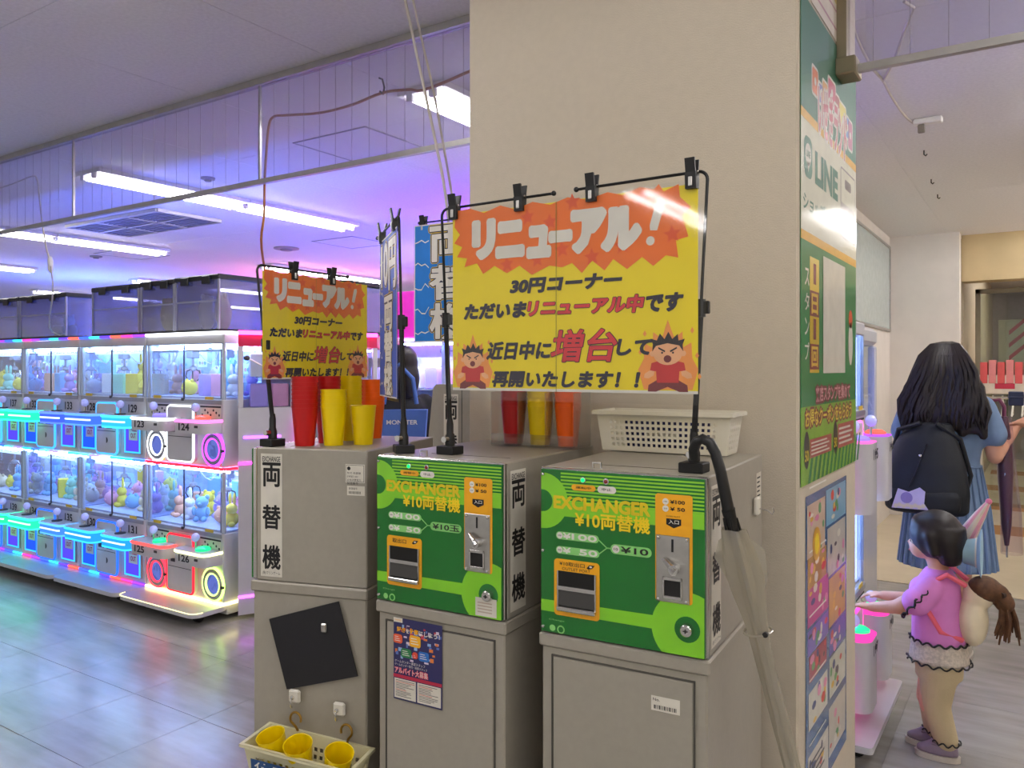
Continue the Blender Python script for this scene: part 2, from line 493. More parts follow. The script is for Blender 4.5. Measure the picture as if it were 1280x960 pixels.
# ---------------------------------------------------------------- hanging wired-glass smoke barriers
m_wire = mat('barrier_wire', '#8f8d93', .5, .5)
m_bglass = clear('barrier_glass', '#f3f3fb', .55, .02, body=.05, bodycol='#c9c6de', low=.05)
def barrier(name, label, x0, x1, joints, y, zb):
    o = thing(name, label, 'smoke barrier', (x0, y, zb))
    L = x1 - x0; h = CEIL - zb
    MB().box(0, -.02, h - .03, L, .02, h - .001).build('top_rail', m_alu, o)
    MB().box(0, -.012, 0, L, .012, .022).build('bottom_rail', m_alu, o)
    xs = [0] + [j - x0 for j in joints] + [L]
    for a, b_ in zip(xs, xs[1:]):
        p_ = MB().box(a + .004, -.003, .02, b_ - .004, .003, h - .03).build('pane', m_bglass, o, smooth=False)
        w = MB(); n = int((b_ - a) / .1)
        for k in range(1, n): w.box(a + k * .1 - .0006, -.0008, .022, a + k * .1 + .0006, .0008, h - .03)
        q_ = w.build('wires', m_wire, p_, smooth=False); q_['kind'] = 'stuff'
    for j in xs[1:-1]: MB().box(j - .006, -.006, .02, j + .006, .006, h - .03).build('joint_strip', m_steel, o)
    return o
BY = 2.5
bx = [hit_y(u, 250, BY).x for u in (92, 325)]
barrier('smoke_barrier', 'wired glass smoke barrier hanging from the ceiling left of the pillar', -9.0, PX0, [-7.4] + bx, BY, 2.375)
o = barrier('smoke_barrier', 'wired glass smoke barrier hanging from the ceiling right of the pillar', PX1, 4.5, [1.2, 2.8], BY + .1, 2.40)
MB().box(0, -.03, 0, .03, .03, CEIL - 2.40).build('wall_bracket', mat('bracket_bronze', '#8b8068', .45, .5), o)
MB().box(.001, -.05, -.012, .06, .05, .04, .004).build('end_cap', mat('bracket_bronze'), o)
# ================================================================ change machines, their stands and signs
m_grey = mat('warm_grey_steel', '#9a9487', .42, noise=.03, nscale=50, bump=.08, bscale=300)
m_greyd = mat('grey_seam', '#4c4942', .6)
m_green = mat('panel_green', '#0a6b1e', .22, coat=.5, noise=.03)
m_lime = mat('panel_lime', '#7fca24', .25, coat=.5, noise=.03)
m_lime2 = mat('panel_pale_lime', '#84cc70', .3, coat=.4)
m_orange = mat('panel_orange', '#eda80e', .3, coat=.4)
m_yel = mat('letter_yellow', '#f2d21a', .35)
m_blk = mat('print_black', '#151313', .5)
m_wht = mat('print_white', '#e2ded4', .5)
m_chrome = mat('chrome', '#d2d0cc', .18, 1., noise=.05)
m_lab = mat('label_white', '#d9d4c6', .45)
m_rubber = mat('rubber_black', '#101010', .6)
EH = .361
ZT, ZC = 1.288, .927

def cabinet(label, loc, rz, W, D, door=True, sticker=False, stk=None):
    c = thing('machine_stand', label, 'cabinet', (loc[0], loc[1], 0), rz)
    MB().box(.004, .004, 0, W - .004, D - .004, ZC - .028, .004).build('body', m_grey, c)
    MB().box(-.002, -.002, ZC - .03, W + .002, D, ZC, .004).build('top_rim', m_grey, c)
    if door:
        fr = MB()
        for a, b_, e, f in ((.028, .05, .031, ZC - .045), (W - .031, .05, W - .028, ZC - .045), (.028, ZC - .048, W - .028, ZC - .045)):
            fr.box(a, .0005, b_, e, .006, f)
        fr.build('door_gap', m_greyd, c)
        dr = MB().box(.032, .0, .055, W - .032, .02, ZC - .049, .002).build('door', m_grey, c)
        if stk:
            p = Pan(dr, FRONT((0, -.0003, 0)), W, ZC)
            p.rect('sticker', m_lab, *stk)
            x0, y0, x1, y1 = stk
            p.text('sticker_print', m_blk, 'No.', x0 + .004, y1 - .01, x0 + .018, y1 - .004)
            for k in range(14): p.rect('sticker_print', m_blk, x0 + .006 + k * .0035, y0 + .004, x0 + .006 + k * .0035 + (.0012 if k % 3 else .0022), y0 + .012, .001)
            p.done()
    return c

def vstrip(parent, M, x0, y0, x1, y1, company=True):
    """the white strip reading EXCHANGE / ryo-gae-ki"""
    p = Pan(parent, M, 1, 1)
    p.rect('side_label', m_lab, x0, y0, x1, y1, .0006)
    w, h = x1 - x0, y1 - y0
    p.text('side_lettering', m_blk, 'EXCHANGE', x0 + w * .08, y1 - h * .065, x1 - w * .08, y1 - h * .022, .0012, .012)
    for ch, c in zip('両替機', (.83, .48, .14)):
        c = {'両': .83, '替': .485, '機': .16}[ch]
        p.text('side_lettering', m_blk, ch, x0 + w * .1, y0 + h * (c - .095), x1 - w * .08, y0 + h * (c + .095), .0012, .0, fat=.0016)
    if company: p.text('side_lettering', m_blk, '(株)マリンゲーム', x0 + w * .08, y0 + h * .012, x1 - w * .08, y0 + h * .045, .0012, .0)
    p.done()

def exchanger(label, loc, rz, W, D, kind, strip=(.025, .015, .098, .34), company=True):
    e = thing('change_machine', label, 'change machine', (loc[0], loc[1], ZC), rz)
    H = EH
    MB().box(0, .012, .0005, W, D, H, .003).build('housing', m_grey, e)
    MB().box(.0, .0, .003, W, .012, H - .001, .002).build('front_frame', m_chrome, e)
    fp = MB().box(.002, -.006, .004, W - .004, -.0002, H - .004, .001).build('front_panel', m_green, e)
    # layout read off the photograph of the right-hand machine
    q = homog([(47, 130), (720, 182), (718, 915), (47, 790)], W, H)
    p = Pan(fp, FRONT((0, -.0062, 0)), W, H)
    def R(x0, y0, x1, y1):
        a = q(x0, y0); b_ = q(x1, y1); return a[0], b_[1], b_[0], a[1]
    def cut(pts): return [(min(max(x, .003), W - .005), min(max(y, .005), H - .005)) for x, y in pts]
    # striped top
    top = H * .965
    for k in range(9):
        y = H * (.975 - .0205 * k)
        p.rect('stripe', m_lime, .0 + .05, y - H * .0105, W - .005, y, .0003)
    # broad lime banner behind the big word
    p.poly('banner', m_lime, cut([(.03, H * .80), (W, H * .80), (W, H * .715), (.03, H * .715)]), .0004)
    # lime ring on the left edge
    cx, cy, r = W * .018, H * .80, H * .168
    p.poly('ring', m_lime, cut([(cx + r * math.cos(a), cy + r * math.sin(a)) for a in np.linspace(-PI / 2, PI / 2, 20)] + [(0, cy + r), (0, cy - r)]), .0006)
    r2 = H * .066
    p.poly('ring_core', m_green, cut([(cx + r2 * math.cos(a), cy + r2 * math.sin(a)) for a in np.linspace(-PI / 2, PI / 2, 16)] + [(0, cy + r2), (0, cy - r2)]), .0008)
    # lime sweep along the bottom to the lock
    bx_, by_ = q(640, 785); br = H * .205
    p.poly('banner', m_lime, cut([q(47, 655), q(560, 735), q(560, 790), q(47, 700)]), .0004)
    p.poly('ring', m_lime, cut([(bx_ + br * math.cos(a), by_ + br * math.sin(a)) for a in np.linspace(0, 2 * PI, 40, endpoint=False)]), .0005)
    p.poly('ring', m_lime, cut([(bx_, 0), (W, 0), (W, by_ + br * .9), (bx_, by_)]), .00045)
    p.circ('ring_core', m_green, bx_, by_, H * .072, .0008)
    # lettering
    a, b_ = q(105, 243), q(490, 303)
    p.text('lettering', mat('letter_amber', '#dcc41a', .35), 'EXCHANGER', a[0], a[1] - H * .075, b_[0], a[1] - H * .005, .0012, .0, fat=.0018)
    x0, y0, x1, y1 = R(190, 308, 490, 404)
    p.text('lettering', m_yel, '¥10両替機', x0, y0, x1, y1, .0012, .0, fat=.0009)
    for (u0, v0, u1, v1), t in (((112, 387, 285, 443), '¥100'), ((112, 445, 287, 502), '¥  50')):
        x0, y0, x1, y1 = R(u0, v0, u1, v1)
        y0 += .002
        p.rect('price_pill', m_lime2, x0, y0, x1, y1, .0008, .02)
        hh = y1 - y0
        p.circ('price_coin', m_wht, x0 + hh * .55, (y0 + y1) / 2, hh * .42, .0012)
        p.text('price_print', m_blk, t[1:].strip(), x0 + hh * .32, (y0 + y1) / 2 - hh * .1, x0 + hh * .78, (y0 + y1) / 2 + hh * .1, .0016, .01)
        xa, xb = x0 + hh * 1.05, x1 - hh * .3; wa = (xb - xa) * .22
        p.text('lettering', m_wht, '¥', xa, y0 + hh * .15, xa + wa, y1 - hh * .13, .0012, .0, fat=.0007)
        p.text('lettering', m_wht, t[1:].strip(), xa + wa * 1.2 + (0 if '1' in t else (xb - xa) * .22), y0 + hh * .15, xb, y1 - hh * .13, .0012, .0, fat=.0007)
    x0, y0, x1, y1 = R(332, 440, 498, 500)
    p.rect('price_pill', m_lime2, x0, y0, x1, y1, .0008, .02)
    hh = y1 - y0; ym = (y0 + y1) / 2
    if kind == 'coin':
        p.circ('price_coin', m_wht, x0 + hh * .6, ym, hh * .4, .0012)
        p.text('price_print', m_blk, '10', x0 + hh * .38, ym - hh * .13, x0 + hh * .82, ym + hh * .13, .0016, .01)
        p.text('price_print', m_blk, '¥10', x0 + hh * 1.1, y0 + hh * .18, x1 - hh * .35, y1 - hh * .15, .0012, .02)
    else:
        p.text('price_print', m_blk, '¥10玉', x0 + hh * .35, y0 + hh * .15, x1 - hh * .25, y1 - hh * .12, .0012, .02)
    for s in (1, -1):
        a, b_ = q(287, 417 if s > 0 else 478), (x0, ym)
        a = (a[0], ym + s * (H * .047))
        p.poly('price_pill', m_lime2, [(a[0] - .004, a[1] + .0015), (b_[0] - .008, b_[1] + .0015), (b_[0] - .008, b_[1] - .0015), (a[0] - .004, a[1] - .0015)], .0009)
        p.poly('price_pill', m_lime2, [(b_[0] - .009, b_[1] + .0015), (b_[0] + .004, b_[1] + .0015), (b_[0] + .004, b_[1] - .0015), (b_[0] - .009, b_[1] - .0015)], .0009)
    # little marks at lower left
    x0, y0, x1, y1 = R(84, 733, 146, 752); p.text('lettering', m_lime2, 'Change', x0, y0, x1, y1, .0012, .0, skew=.3)
    a = q(98, 772); p.circ('price_pill', m_lime2, a[0], a[1], .007, .0012); a = q(132, 780); p.circ('price_pill', m_lime2, a[0], a[1], .009, .0012); p.circ('ring_core', m_green, a[0], a[1], .006, .0016)
    # pills under the two lamps
    (wl, wr) = ('運転中', '中止') if kind == 'coin' else ('両替中', '中止')
    x0, y0, x1, y1 = R(175, 200, 272, 233); p.rect('lamp_tag', m_orange, x0, y0, x1, y1, .0012, .008); p.text('price_print', m_blk, wl, x0 + .01, y0 + .004, x1 - .01, y1 - .004, .0016, .01)
    x0, y0, x1, y1 = R(280, 208, 355, 243); p.rect('lamp_tag_white', m_wht, x0, y0, x1, y1, .0012, .008); p.text('price_print', m_blk, wr, x0 + .01, y0 + .005, x1 - .01, y1 - .004, .0016, .01)
    # orange inlet panel
    x0, y0, x1, y1 = R(513, 240, 662, 690)
    p.rect('inlet_field', m_orange, x0, y0, x1, y1, .0010, .006)
    w = x1 - x0; h = y1 - y0
    for t, c, lab in (('¥100', .93, '100'), ('¥ 50', .865, '50')):
        p.circ('price_coin', m_wht, x0 + w * .28, y0 + h * c, w * .085, .0014)
        p.text('price_print', m_blk, t, x0 + w * .4, y0 + h * (c - .018), x0 + w * .8, y0 + h * (c + .018), .0016, .02)
        p.text('price_print', m_blk, lab, x0 + w * .235, y0 + h * (c - .006), x0 + w * .325, y0 + h * (c + .006), .0018, .0)
    if kind == 'coin': p.text('price_print', m_blk, 'COIN SLOT', x0 + w * .3, y0 + h * .79, x0 + w * .68, y0 + h * .803, .0014)
    xm = x0 + w * .5
    p.poly('inlet_arrow', m_blk, [(xm - w * .2, y0 + h * .775), (xm + w * .2, y0 + h * .775), (xm + w * .2, y0 + h * .72), (xm, y0 + h * .688), (xm - w * .2, y0 + h * .72)], .0014)
    p.text('lettering', m_wht, '入口', xm - w * .14, y0 + h * .727, xm + w * .14, y0 + h * .765, .0018, .01)
    # outlet frame
    ox0, oy0, ox1, oy1 = R(105, 494, 288, 750)
    p.rect('outlet_field', m_orange, ox0, oy0, ox1, oy1, .0012, .008)
    w = ox1 - ox0; h = oy1 - oy0
    if kind == 'coin':
        p.text('price_print', m_blk, '¥10取出口', ox0 + w * .12, oy0 + h * .885, ox0 + w * .68, oy0 + h * .96, .0016, .01)
        p.text('price_print', m_blk, 'OUTLET PORT', ox0 + w * .18, oy0 + h * .81, ox0 + w * .8, oy0 + h * .86, .0016, .0)
    else:
        p.text('price_print', m_blk, '取出口', ox0 + w * .16, oy0 + h * .86, ox0 + w * .56, oy0 + h * .95, .0016, .01)
    p.poly('price_print', m_blk, [(ox0 + w * .72, oy0 + h * .89), (ox0 + w * .78, oy0 + h * .95), (ox0 + w * .9, oy0 + h * .95), (ox0 + w * .84, oy0 + h * .89), (ox0 + w * .76, oy0 + h * .87)], .0016)
    p.circ('lettering', m_wht, ox0 + w * .81, oy0 + h * .92, w * .03, .002, ry=w * .02)
    if kind != 'coin':
        x0, y0, x1, y1 = W * .80, .008, W * .955, .05
        p.rect('sticker', m_lab, x0, y0, x1, y1, .0016)
        for k in range(4): p.rect('sticker_print', mat('sticker_pink', '#b9a896', .5), x0 + .006, y0 + .008 + k * .007, x1 - .012, y0 + .011 + k * .007, .002)
    p.done()
    # outlet box
    wx0, wx1 = ox0 + w * .075, ox1 - w * .075; wy0, wy1 = oy0 + h * .1, oy0 + h * .79
    ob = MB().box(wx0, -.0082, wy0, wx1, -.0072, wy1).build('outlet', mat('outlet_dark', '#0d0c0b', .3), e, smooth=False)
    MB().box(wx0, -.011, wy0 + (wy1 - wy0) * .52, wx1, -.0075, wy0 + (wy1 - wy0) * .62).build('outlet_bar', m_chrome, ob)
    MB().box(wx0, -.016, wy0 - .001, wx1, -.0075, wy0 + (wy1 - wy0) * .1, .002).build('outlet_lip', m_chrome, ob)
    for a in (0, 1): MB().box((wx0, wx1 - .003)[a], -.010, wy0, (wx0 + .003, wx1)[a], -.0075, wy1).build('outlet_side', m_chrome, ob)
    MB().prism([(-.006, wy0 + .01), (-.0125, wy0 + .012), (-.0085, wy0 + (wy1 - wy0) * .5), (-.006, wy0 + (wy1 - wy0) * .5)], wx0 + .003, wx1 - .003, 'x').build('outlet_flap', mat('flap_smoke', '#2a2724', .12, coat=.6), ob)
    # coin plate
    x0, y0, x1, y1 = R(517, 404, 650, 687)
    cp = MB().box(x0, -.0095, y0, x1, -.0068, y1, .0012).build('coin_plate', m_steel, e)
    w = x1 - x0; h = y1 - y0
    MB().box(x0 + w * .47, -.0105, y0 + h * .76, x0 + w * .53, -.0090, y0 + h * .95).build('coin_slot', m_blk, cp)
    MB().tube([(x0 + w * .25, -.016, y0 + h * .66), (x0 + w * .46, -.022, y0 + h * .58), (x0 + w * .66, -.026, y0 + h * .5)], [.004, .006, .0085], 10).tube([(x0 + w * .6, -.009, y0 + h * .52), (x0 + w * .6, -.03, y0 + h * .52)], .010, 12).build('return_lever', m_chrome, cp)
    rw = MB()
    for a, b_, c, d in ((.2, .05, .26, .38), (.74, .05, .8, .38), (.2, .05, .8, .1), (.2, .33, .8, .38)): rw.box(x0 + w * a, -.0125, y0 + h * b_, x0 + w * c, -.0092, y0 + h * d, .0008)
    rw.build('return_window_frame', m_chrome, cp)
    MB().box(x0 + w * .26, -.0105, y0 + h * .1, x0 + w * .74, -.009, y0 + h * .33).build('return_window', m_blk, cp)
    for a in (.08, .92):
        for b_ in (.04, .96): MB().lathe([(0, -.013), (.003, -.0122), (.004, -.0092), (.004, -.009)], 10, (x0 + w * a, 0, y0 + h * b_), 'y').build('screw', m_chrome, cp)
    # lamps, lock, edge screws
    for (u, v_), m_, nm in (((222, 185), glow('led_green', '#08ff50', 3.), 'run_lamp'), ((315, 192), mat('lamp_red', '#7a1216', .2, coat=.6), 'stop_lamp')):
        a = q(u, v_)
        l_ = MB().lathe([(.0065, -.006), (.0065, -.009), (.005, -.0095)], 14, (a[0], 0, a[1]), 'y').build(nm + '_bezel', m_chrome, e)
        MB().ell((a[0], -.0095, a[1]), (.0042, .004, .0042), 10, 6).build(nm, m_, l_)
    lk = MB().lathe([(.0, -.020), (.010, -.020), (.012, -.018), (.0135, -.008), (.0135, -.006)], 20, (bx_, 0, by_), 'y').build('lock', m_chrome, e)
    MB().box(bx_ - .0012, -.0215, by_ - .004, bx_ + .0012, -.0195, by_ + .004).box(bx_ - .005, -.0212, by_ - .001, bx_ + .005, -.0195, by_ + .001).build('keyhole', m_blk, lk)
    for z in (.03, .5, .97): MB().lathe([(0, -.0105), (.003, -.0098), (.004, -.006)], 10, (.008, 0, H * z + (.004 if z < .1 else -.004 if z > .9 else 0)), 'y').build('panel_screw', m_chrome, e)
    # keeper clip on the top edge
    MB().tube([(W * .30, .03, H), (W * .30, .03, H + .012), (W * .35, .03, H + .012), (W * .35, .03, H)], .003, 6).build('lid_clip', m_chrome, e)
    MB().box(W * .27, .09, H, W * .9, .0905, H + .0008).build('lid_seam', m_greyd, e)
    # strip on the right-hand side
    M = facing((W, 0, 0), (0, 1, 0), (0, 0, 1))
    vstrip(e, M, *strip, company)
    return e

rR, rM, rL = math.radians(4.2), math.radians(3.4), math.radians(16.5)
cabinet('grey steel stand under the right-hand green change machine, beside the umbrella', (-.914, 1.495), rR, .373, .5, True, stk=(.255, ZC - .118, .315, ZC - .088))
ex_r = exchanger('green change machine on the right with the umbrella hooked on its top', (-.911, 1.497), rR, .367, .497, 'coin', company=True)
cabinet('grey steel stand with a job poster under the middle green change machine', (-1.382, 1.480), rM, .373, .5, True)
ex_m = exchanger('green change machine in the middle with clear cup rack on top', (-1.379, 1.482), rM, .367, .49, 'ball', company=False)
# the left machine is turned away: its right-hand side faces us
LO = Vector((-1.795, 1.434, 0)); LX = Vector((math.cos(rL), math.sin(rL), 0)); LYv = Vector((-math.sin(rL), math.cos(rL), 0))
LW, LD = .345, .45
org = LO + LYv * LD
ex_l = exchanger('grey change machine turned sideways on the left with stacked cups on top', (org.x, org.y), rL - PI / 2, LD, LW, 'ball', strip=(.026, .012, .092, .345))
cab_l = cabinet('grey steel stand with black sheet and hanging basket on the left', (org.x - LX.x * .003, org.y - LX.y * .003), rL - PI / 2, LD + .003, LW + .006, True)
ML = TM(LO, rL)                                    # left machine's visible face: local y = 0
def onL(u, v): return hit_local(u, v, ML)
# rating plate and sticker on the left machine
M = facing((LD, 0, 0), (0, 1, 0), (0, 0, 1))
p = Pan(ex_l, M, 1, 1)
def onLs(u, v):
    a = onL(u, v); return a[0], a[1] - ZC
(a, b_), (c, d) = onLs(432, 580), onLs(456, 604)
p.rect('rating_plate', m_lab, a, d, c, b_, .0006); p.rect('rating_frame', m_blk, a + .002, d + .002, c - .002, b_ - .002, .0008); p.rect('rating_plate', m_lab, a + .003, d + .003, c - .003, b_ - .003, .001)
for k in range(4): p.text('rating_print', m_blk, ['型式 両替機', '定格電圧 100V', '定格消費電力', '製造番号'][k], a + .005, b_ - .026 - k * .009, a + .045 - .008 * (k % 2), b_ - .02 - k * .009, .0013)
p.circ('rating_frame', m_blk, a + .01, b_ - .011, .005, .0012)
(a, b_), (c, d) = onLs(434, 607), onLs(456, 620)
p.rect('barcode_sticker', m_lab, a, d, c, b_, .0006)
for k in range(12): p.rect('rating_print', m_blk, a + .005 + k * .003, d + .004, a + .0064 + k * .003, d + .011, .001)
p.text('rating_print', m_blk, '管理番号', a + .005, b_ - .01, a + .03, b_ - .004, .001)
p.done()

# ---------------------------------------------------------------- things on the left stand
def front_thing(name, label, cat, lx, lz):
    w = ML @ Vector((lx, 0, lz))
    return thing(name, label, cat, w, rL)
corners = [onL(*a) for a in ((339, 772.5), (425, 750.6), (449, 843.8), (361, 860))]
cx = sum(c[0] for c in corners) / 4; cz = sum(c[1] for c in corners) / 4
t = front_thing('magnet_sheet', 'black magnetic sheet stuck crooked on the left stand', 'magnet sheet', cx, cz)
MB().prism([(x - cx, z - cz) for x, z in corners][::-1], -.010, -.006, 'y').build('sheet', mat('sheet_black', '#1b1a1e', .55), t)
a = onL(408, 783)
MB().box(a[0] - cx - .008, -.016, a[1] - cz - .012, a[0] - cx + .008, -.010, a[1] - cz + .012, .002).build('clip', m_steel, t)
MB().box(a[0] - cx - .006, -.019, a[1] - cz - .004, a[0] - cx + .006, -.015, a[1] - cz + .010, .001).build('clip_spring', m_steel, t)
HK = []
for n_, (u, v_) in enumerate(((371.5, 868), (427, 884))):
    a = onL(u, v_)
    t = front_thing('magnet_hook', ['white square magnet hook under the corner of the black sheet', 'white square magnet hook to the right on the left stand'][n_], 'hook', *a)
    MB().box(-.017, -.018, -.018, .017, -.006, .018, .005).build('magnet', m_lab, t)
    MB().lathe([(0, -.022), (.005, -.021), (.006, -.0175)], 12, (-.004, 0, -.002), 'y').build('boss', m_chrome, t)
    MB().tube([(-.004, -.021, -.002), (-.004, -.026, -.012), (-.004, -.026, -.022), (-.004, -.022, -.028), (-.004, -.016, -.026)], .0016, 8).build('hook', m_chrome, t)
    HK.append(a)
# hanging basket (tilted out, rim near the hooks)
m_bask = mat('cream_plastic', '#d9d2ac', .45, sss=.1, noise=.03)
m_brass = mat('brass', '#a9843c', .35, .9)
bl = ML @ Vector((HK[0][0] - .078, -.006, HK[0][1] - .085))
bk = thing('hanging_basket', 'cream plastic basket hanging from two hooks on the left stand', 'basket', bl, rL)
BW, BD, BH = .30, .12, .13
def rim(z, inset): return [(inset - .015, -inset * .4 , z), (BW - inset, -inset * .4, z), (BW - inset - .0, -BD + inset, z), (inset - .015, -BD + inset, z)]
tilt = -.09
def bp_(x, y, z): return (x, y, z + tilt * x)
sh = MB()
wall_h = [(0, 0), (-BH, .022)]
def quad_holes(mb, A, B, C, D, nx, ny, hole):
    """wall A(top-left) B(top-right) C(bottom-right) D(bottom-left) with a grid of holes"""
    A, B, C, D = map(Vector, (A, B, C, D))
    def P(s, t_): return (A * (1 - s) + B * s) * (1 - t_) + (D * (1 - s) + C * s) * t_
    xs = [0]; ys = [0]
    mx, my = .08, .2
    for i in range(nx):
        c0 = mx + (1 - 2 * mx) * i / nx; w_ = (1 - 2 * mx) / nx
        xs += [c0 + w_ * (.5 - hole / 2), c0 + w_ * (.5 + hole / 2)]
    xs.append(1)
    for j in range(ny):
        c0 = my + (.92 - my) * j / ny; w_ = (.92 - my) / ny
        ys += [c0 + w_ * (.5 - hole / 2), c0 + w_ * (.5 + hole / 2)]
    ys.append(1)
    vs = [P(s, t_) for t_ in ys for s in xs]; n = len(xs); fs = []
    for j in range(len(ys) - 1):
        for i in range(n - 1):
            if i % 2 == 1 and j % 2 == 1: continue
            fs.append((j * n + i, j * n + i + 1, (j + 1) * n + i + 1, (j + 1) * n + i))
    mb.add(vs, fs)
def basket_shell(parent, m_, W_, D_, H_, taper, nx, nd, ny, f=lambda x, y, z: (x, y, z), name='basket_wall', y_sign=-1, thick=.002):
    T = [(0, 0, 0), (W_, 0, 0), (W_, y_sign * D_, 0), (0, y_sign * D_, 0)]
    Bt = [(taper, y_sign * taper, -H_), (W_ - taper, y_sign * taper, -H_), (W_ - taper, y_sign * (D_ - taper), -H_), (taper, y_sign * (D_ - taper), -H_)]
    for i in range(4):
        j = (i + 1) % 4
        b = MB()
        quad_holes(b, f(*T[i]), f(*T[j]), f(*Bt[j]), f(*Bt[i]), nx if i % 2 == 0 else nd, ny, .55)
        o = b.build(name, m_, parent, smooth=False, fix=False)
        md = o.modifiers.new('thickness', 'SOLIDIFY'); md.thickness = thick; md.offset = 0
    MB().add([f(*q_) for q_ in Bt], [(0, 1, 2, 3)]).build('basket_floor', m_, parent, smooth=False, fix=False).modifiers.new('thickness', 'SOLIDIFY').thickness = thick
    e_ = .008
    T2 = [(-e_, -y_sign * e_, .0), (W_ + e_, -y_sign * e_, 0), (W_ + e_, y_sign * (D_ + e_), 0), (-e_, y_sign * (D_ + e_), 0)]
    r_ = MB()
    r_.add([f(*a) for a in T] + [f(*a) for a in T2], [(i, (i + 1) % 4, 4 + (i + 1) % 4, 4 + i) for i in range(4)])
    r_.add([f(*a) for a in T2] + [f(a[0], a[1], -.008) for a in T2], [(i, (i + 1) % 4, 4 + (i + 1) % 4, 4 + i) for i in range(4)])
    r_.build('basket_rim', m_, parent, smooth=False, fix=False).modifiers.new('thickness', 'SOLIDIFY').thickness = thick
basket_shell(bk, m_bask, BW, BD, BH, .02, 14, 5, 5, bp_)
# printed blue tag on the basket's front
pn = Pan(bk, facing(bp_(.03, -BD - .003, -.10), (1, 0, tilt), (0, -.12, 1)), 1, 1)
pn.rect('tag_plate', mat('tag_blue', '#23497c', .45), 0, 0, .22, .075, .001); pn.text('tag_print', m_wht, '使用後の', .01, .043, .20, .07, .0016, .01); pn.text('tag_print', m_wht, 'カップ入れ', .01, .01, .20, .038, .0016, .01)
pn.done()
for hx in (.085, .232):
    b0 = Vector(bp_(hx, -.002, -.004))
    s = 1 if hx < .1 else -1; b0.z += .004
    pts = [b0, b0 + Vector((s * -.004, -.004, .012))] + [b0 + Vector((s * (-.002 + .016 * math.cos(a)), -.008, .034 + .018 * math.sin(a))) for a in np.linspace(PI * 1.15, -.35, 12)]
    MB().tube(pts, .0032, 8).build('brass_hook', m_brass, bk)

# ---------------------------------------------------------------- plastic cups
CUPH, CR1, CR0 = .11, .0365, .0265
def cup_mesh(nm, m_):
    return MB().lathe([(0, .002), (CR0 - .002, .003), (CR1 - .0015, CUPH - .001), (CR1 + .0006, CUPH), (CR1 + .0002, CUPH - .004), (CR1 - .0006, CUPH - .0045), (CR0, 0), (0, 0)], 28).mesh(nm, m_)
cups = {k: cup_mesh('cup', mat('cup_' + k, c, .33, noise=.02, sss=.1)) for k, c in (('red', '#b91414'), ('yellow', '#efd000'), ('orange', '#f2610a'))}
ORD = ['bottom', 'second', 'third', 'fourth', 'fifth', 'sixth', 'seventh', 'eighth', 'ninth', 'tenth']
def stack(col, p, n, step, where, z=ZT):
    for k in range(n):
        o = obj('plastic_cup', cups[col], None, (p[0], p[1], z + .0005 + k * step), (0, 0, k * .7))
        tag(o, f'{col} plastic cup, {"only one" if n == 1 else ORD[k] + " from below"}, {where}', 'cup', f'{col} cups on the change machines')
def zt(u, v): q_ = hit_z(u, v, ZT); return (q_.x, q_.y)
stack('red', zt(381, 557), 8, .0118, 'in the front red stack')
stack('red', zt(410, 553.5), 8, .0118, 'in the red stack behind the short yellow one')
stack('yellow', zt(417, 556.5), 5, .0115, 'in the short front yellow stack')
stack('yellow', zt(437, 550.5), 8, .0118, 'in the tall rear yellow stack')
stack('yellow', zt(454, 555.5), 1, .01, 'standing alone before the orange stack')
stack('orange', zt(466, 547.5), 7, .0118, 'in the orange stack at the back edge')
pb = ML @ Vector((.05, .39, 0)); stack('orange', (pb.x, pb.y), 10, .0118, 'in the tallest orange stack by the yellow sign')
# clear rack with three stacks on the middle machine
MM = TM((-1.379, 1.482, ZT), rM)
rk = thing('cup_rack', 'clear acrylic cup rack on the middle change machine', 'cup rack', MM @ Vector((.12, .345, .0)), rM)
m_acr = clear('acrylic', '#f6f6f4', .5, .03, body=.05)
RW, RD, RH = .255, .105, .15
MB().box(0, 0, 0, RW, RD, .004).build('rack_floor', m_acr, rk)
for a in (0, RW / 3, 2 * RW / 3, RW): MB().box(a - .0015, 0, .004, a + .0015, RD, RH).build('divider', m_acr, rk, smooth=False)
MB().box(0, RD - .003, .004, RW, RD, RH).build('back_plate', m_acr, rk, smooth=False)
MB().box(0, 0, .004, RW, .003, .035).build('front_lip', m_acr, rk, smooth=False)
for k, col in enumerate(('red', 'yellow', 'orange')):
    p_ = MM @ Vector((.12 + RW / 6 + k * RW / 3, .345 + .052, 0))
    stack(col, (p_.x, p_.y), 6, .0118, 'in the clear rack on the middle machine', ZT + .0045)
# three cups lying in the hanging basket
MBk = TM(bl, rL)
for n_, (x, y, rx, ry) in enumerate(((.07, -.06, .25, -.12), (.135, -.062, .32, .08), (.225, -.06, .25, .3))):
    w = MBk @ Vector(bp_(x, y, -.085))
    o = obj('plastic_cup', cups['yellow'], None, w, (rx, ry, rL))
    tag(o, ['yellow cup tipped at the left end of the hanging basket', 'yellow cup tipped in the middle of the hanging basket', 'yellow cup tipped at the right end of the hanging basket'][n_], 'cup', 'yellow cups in the basket')

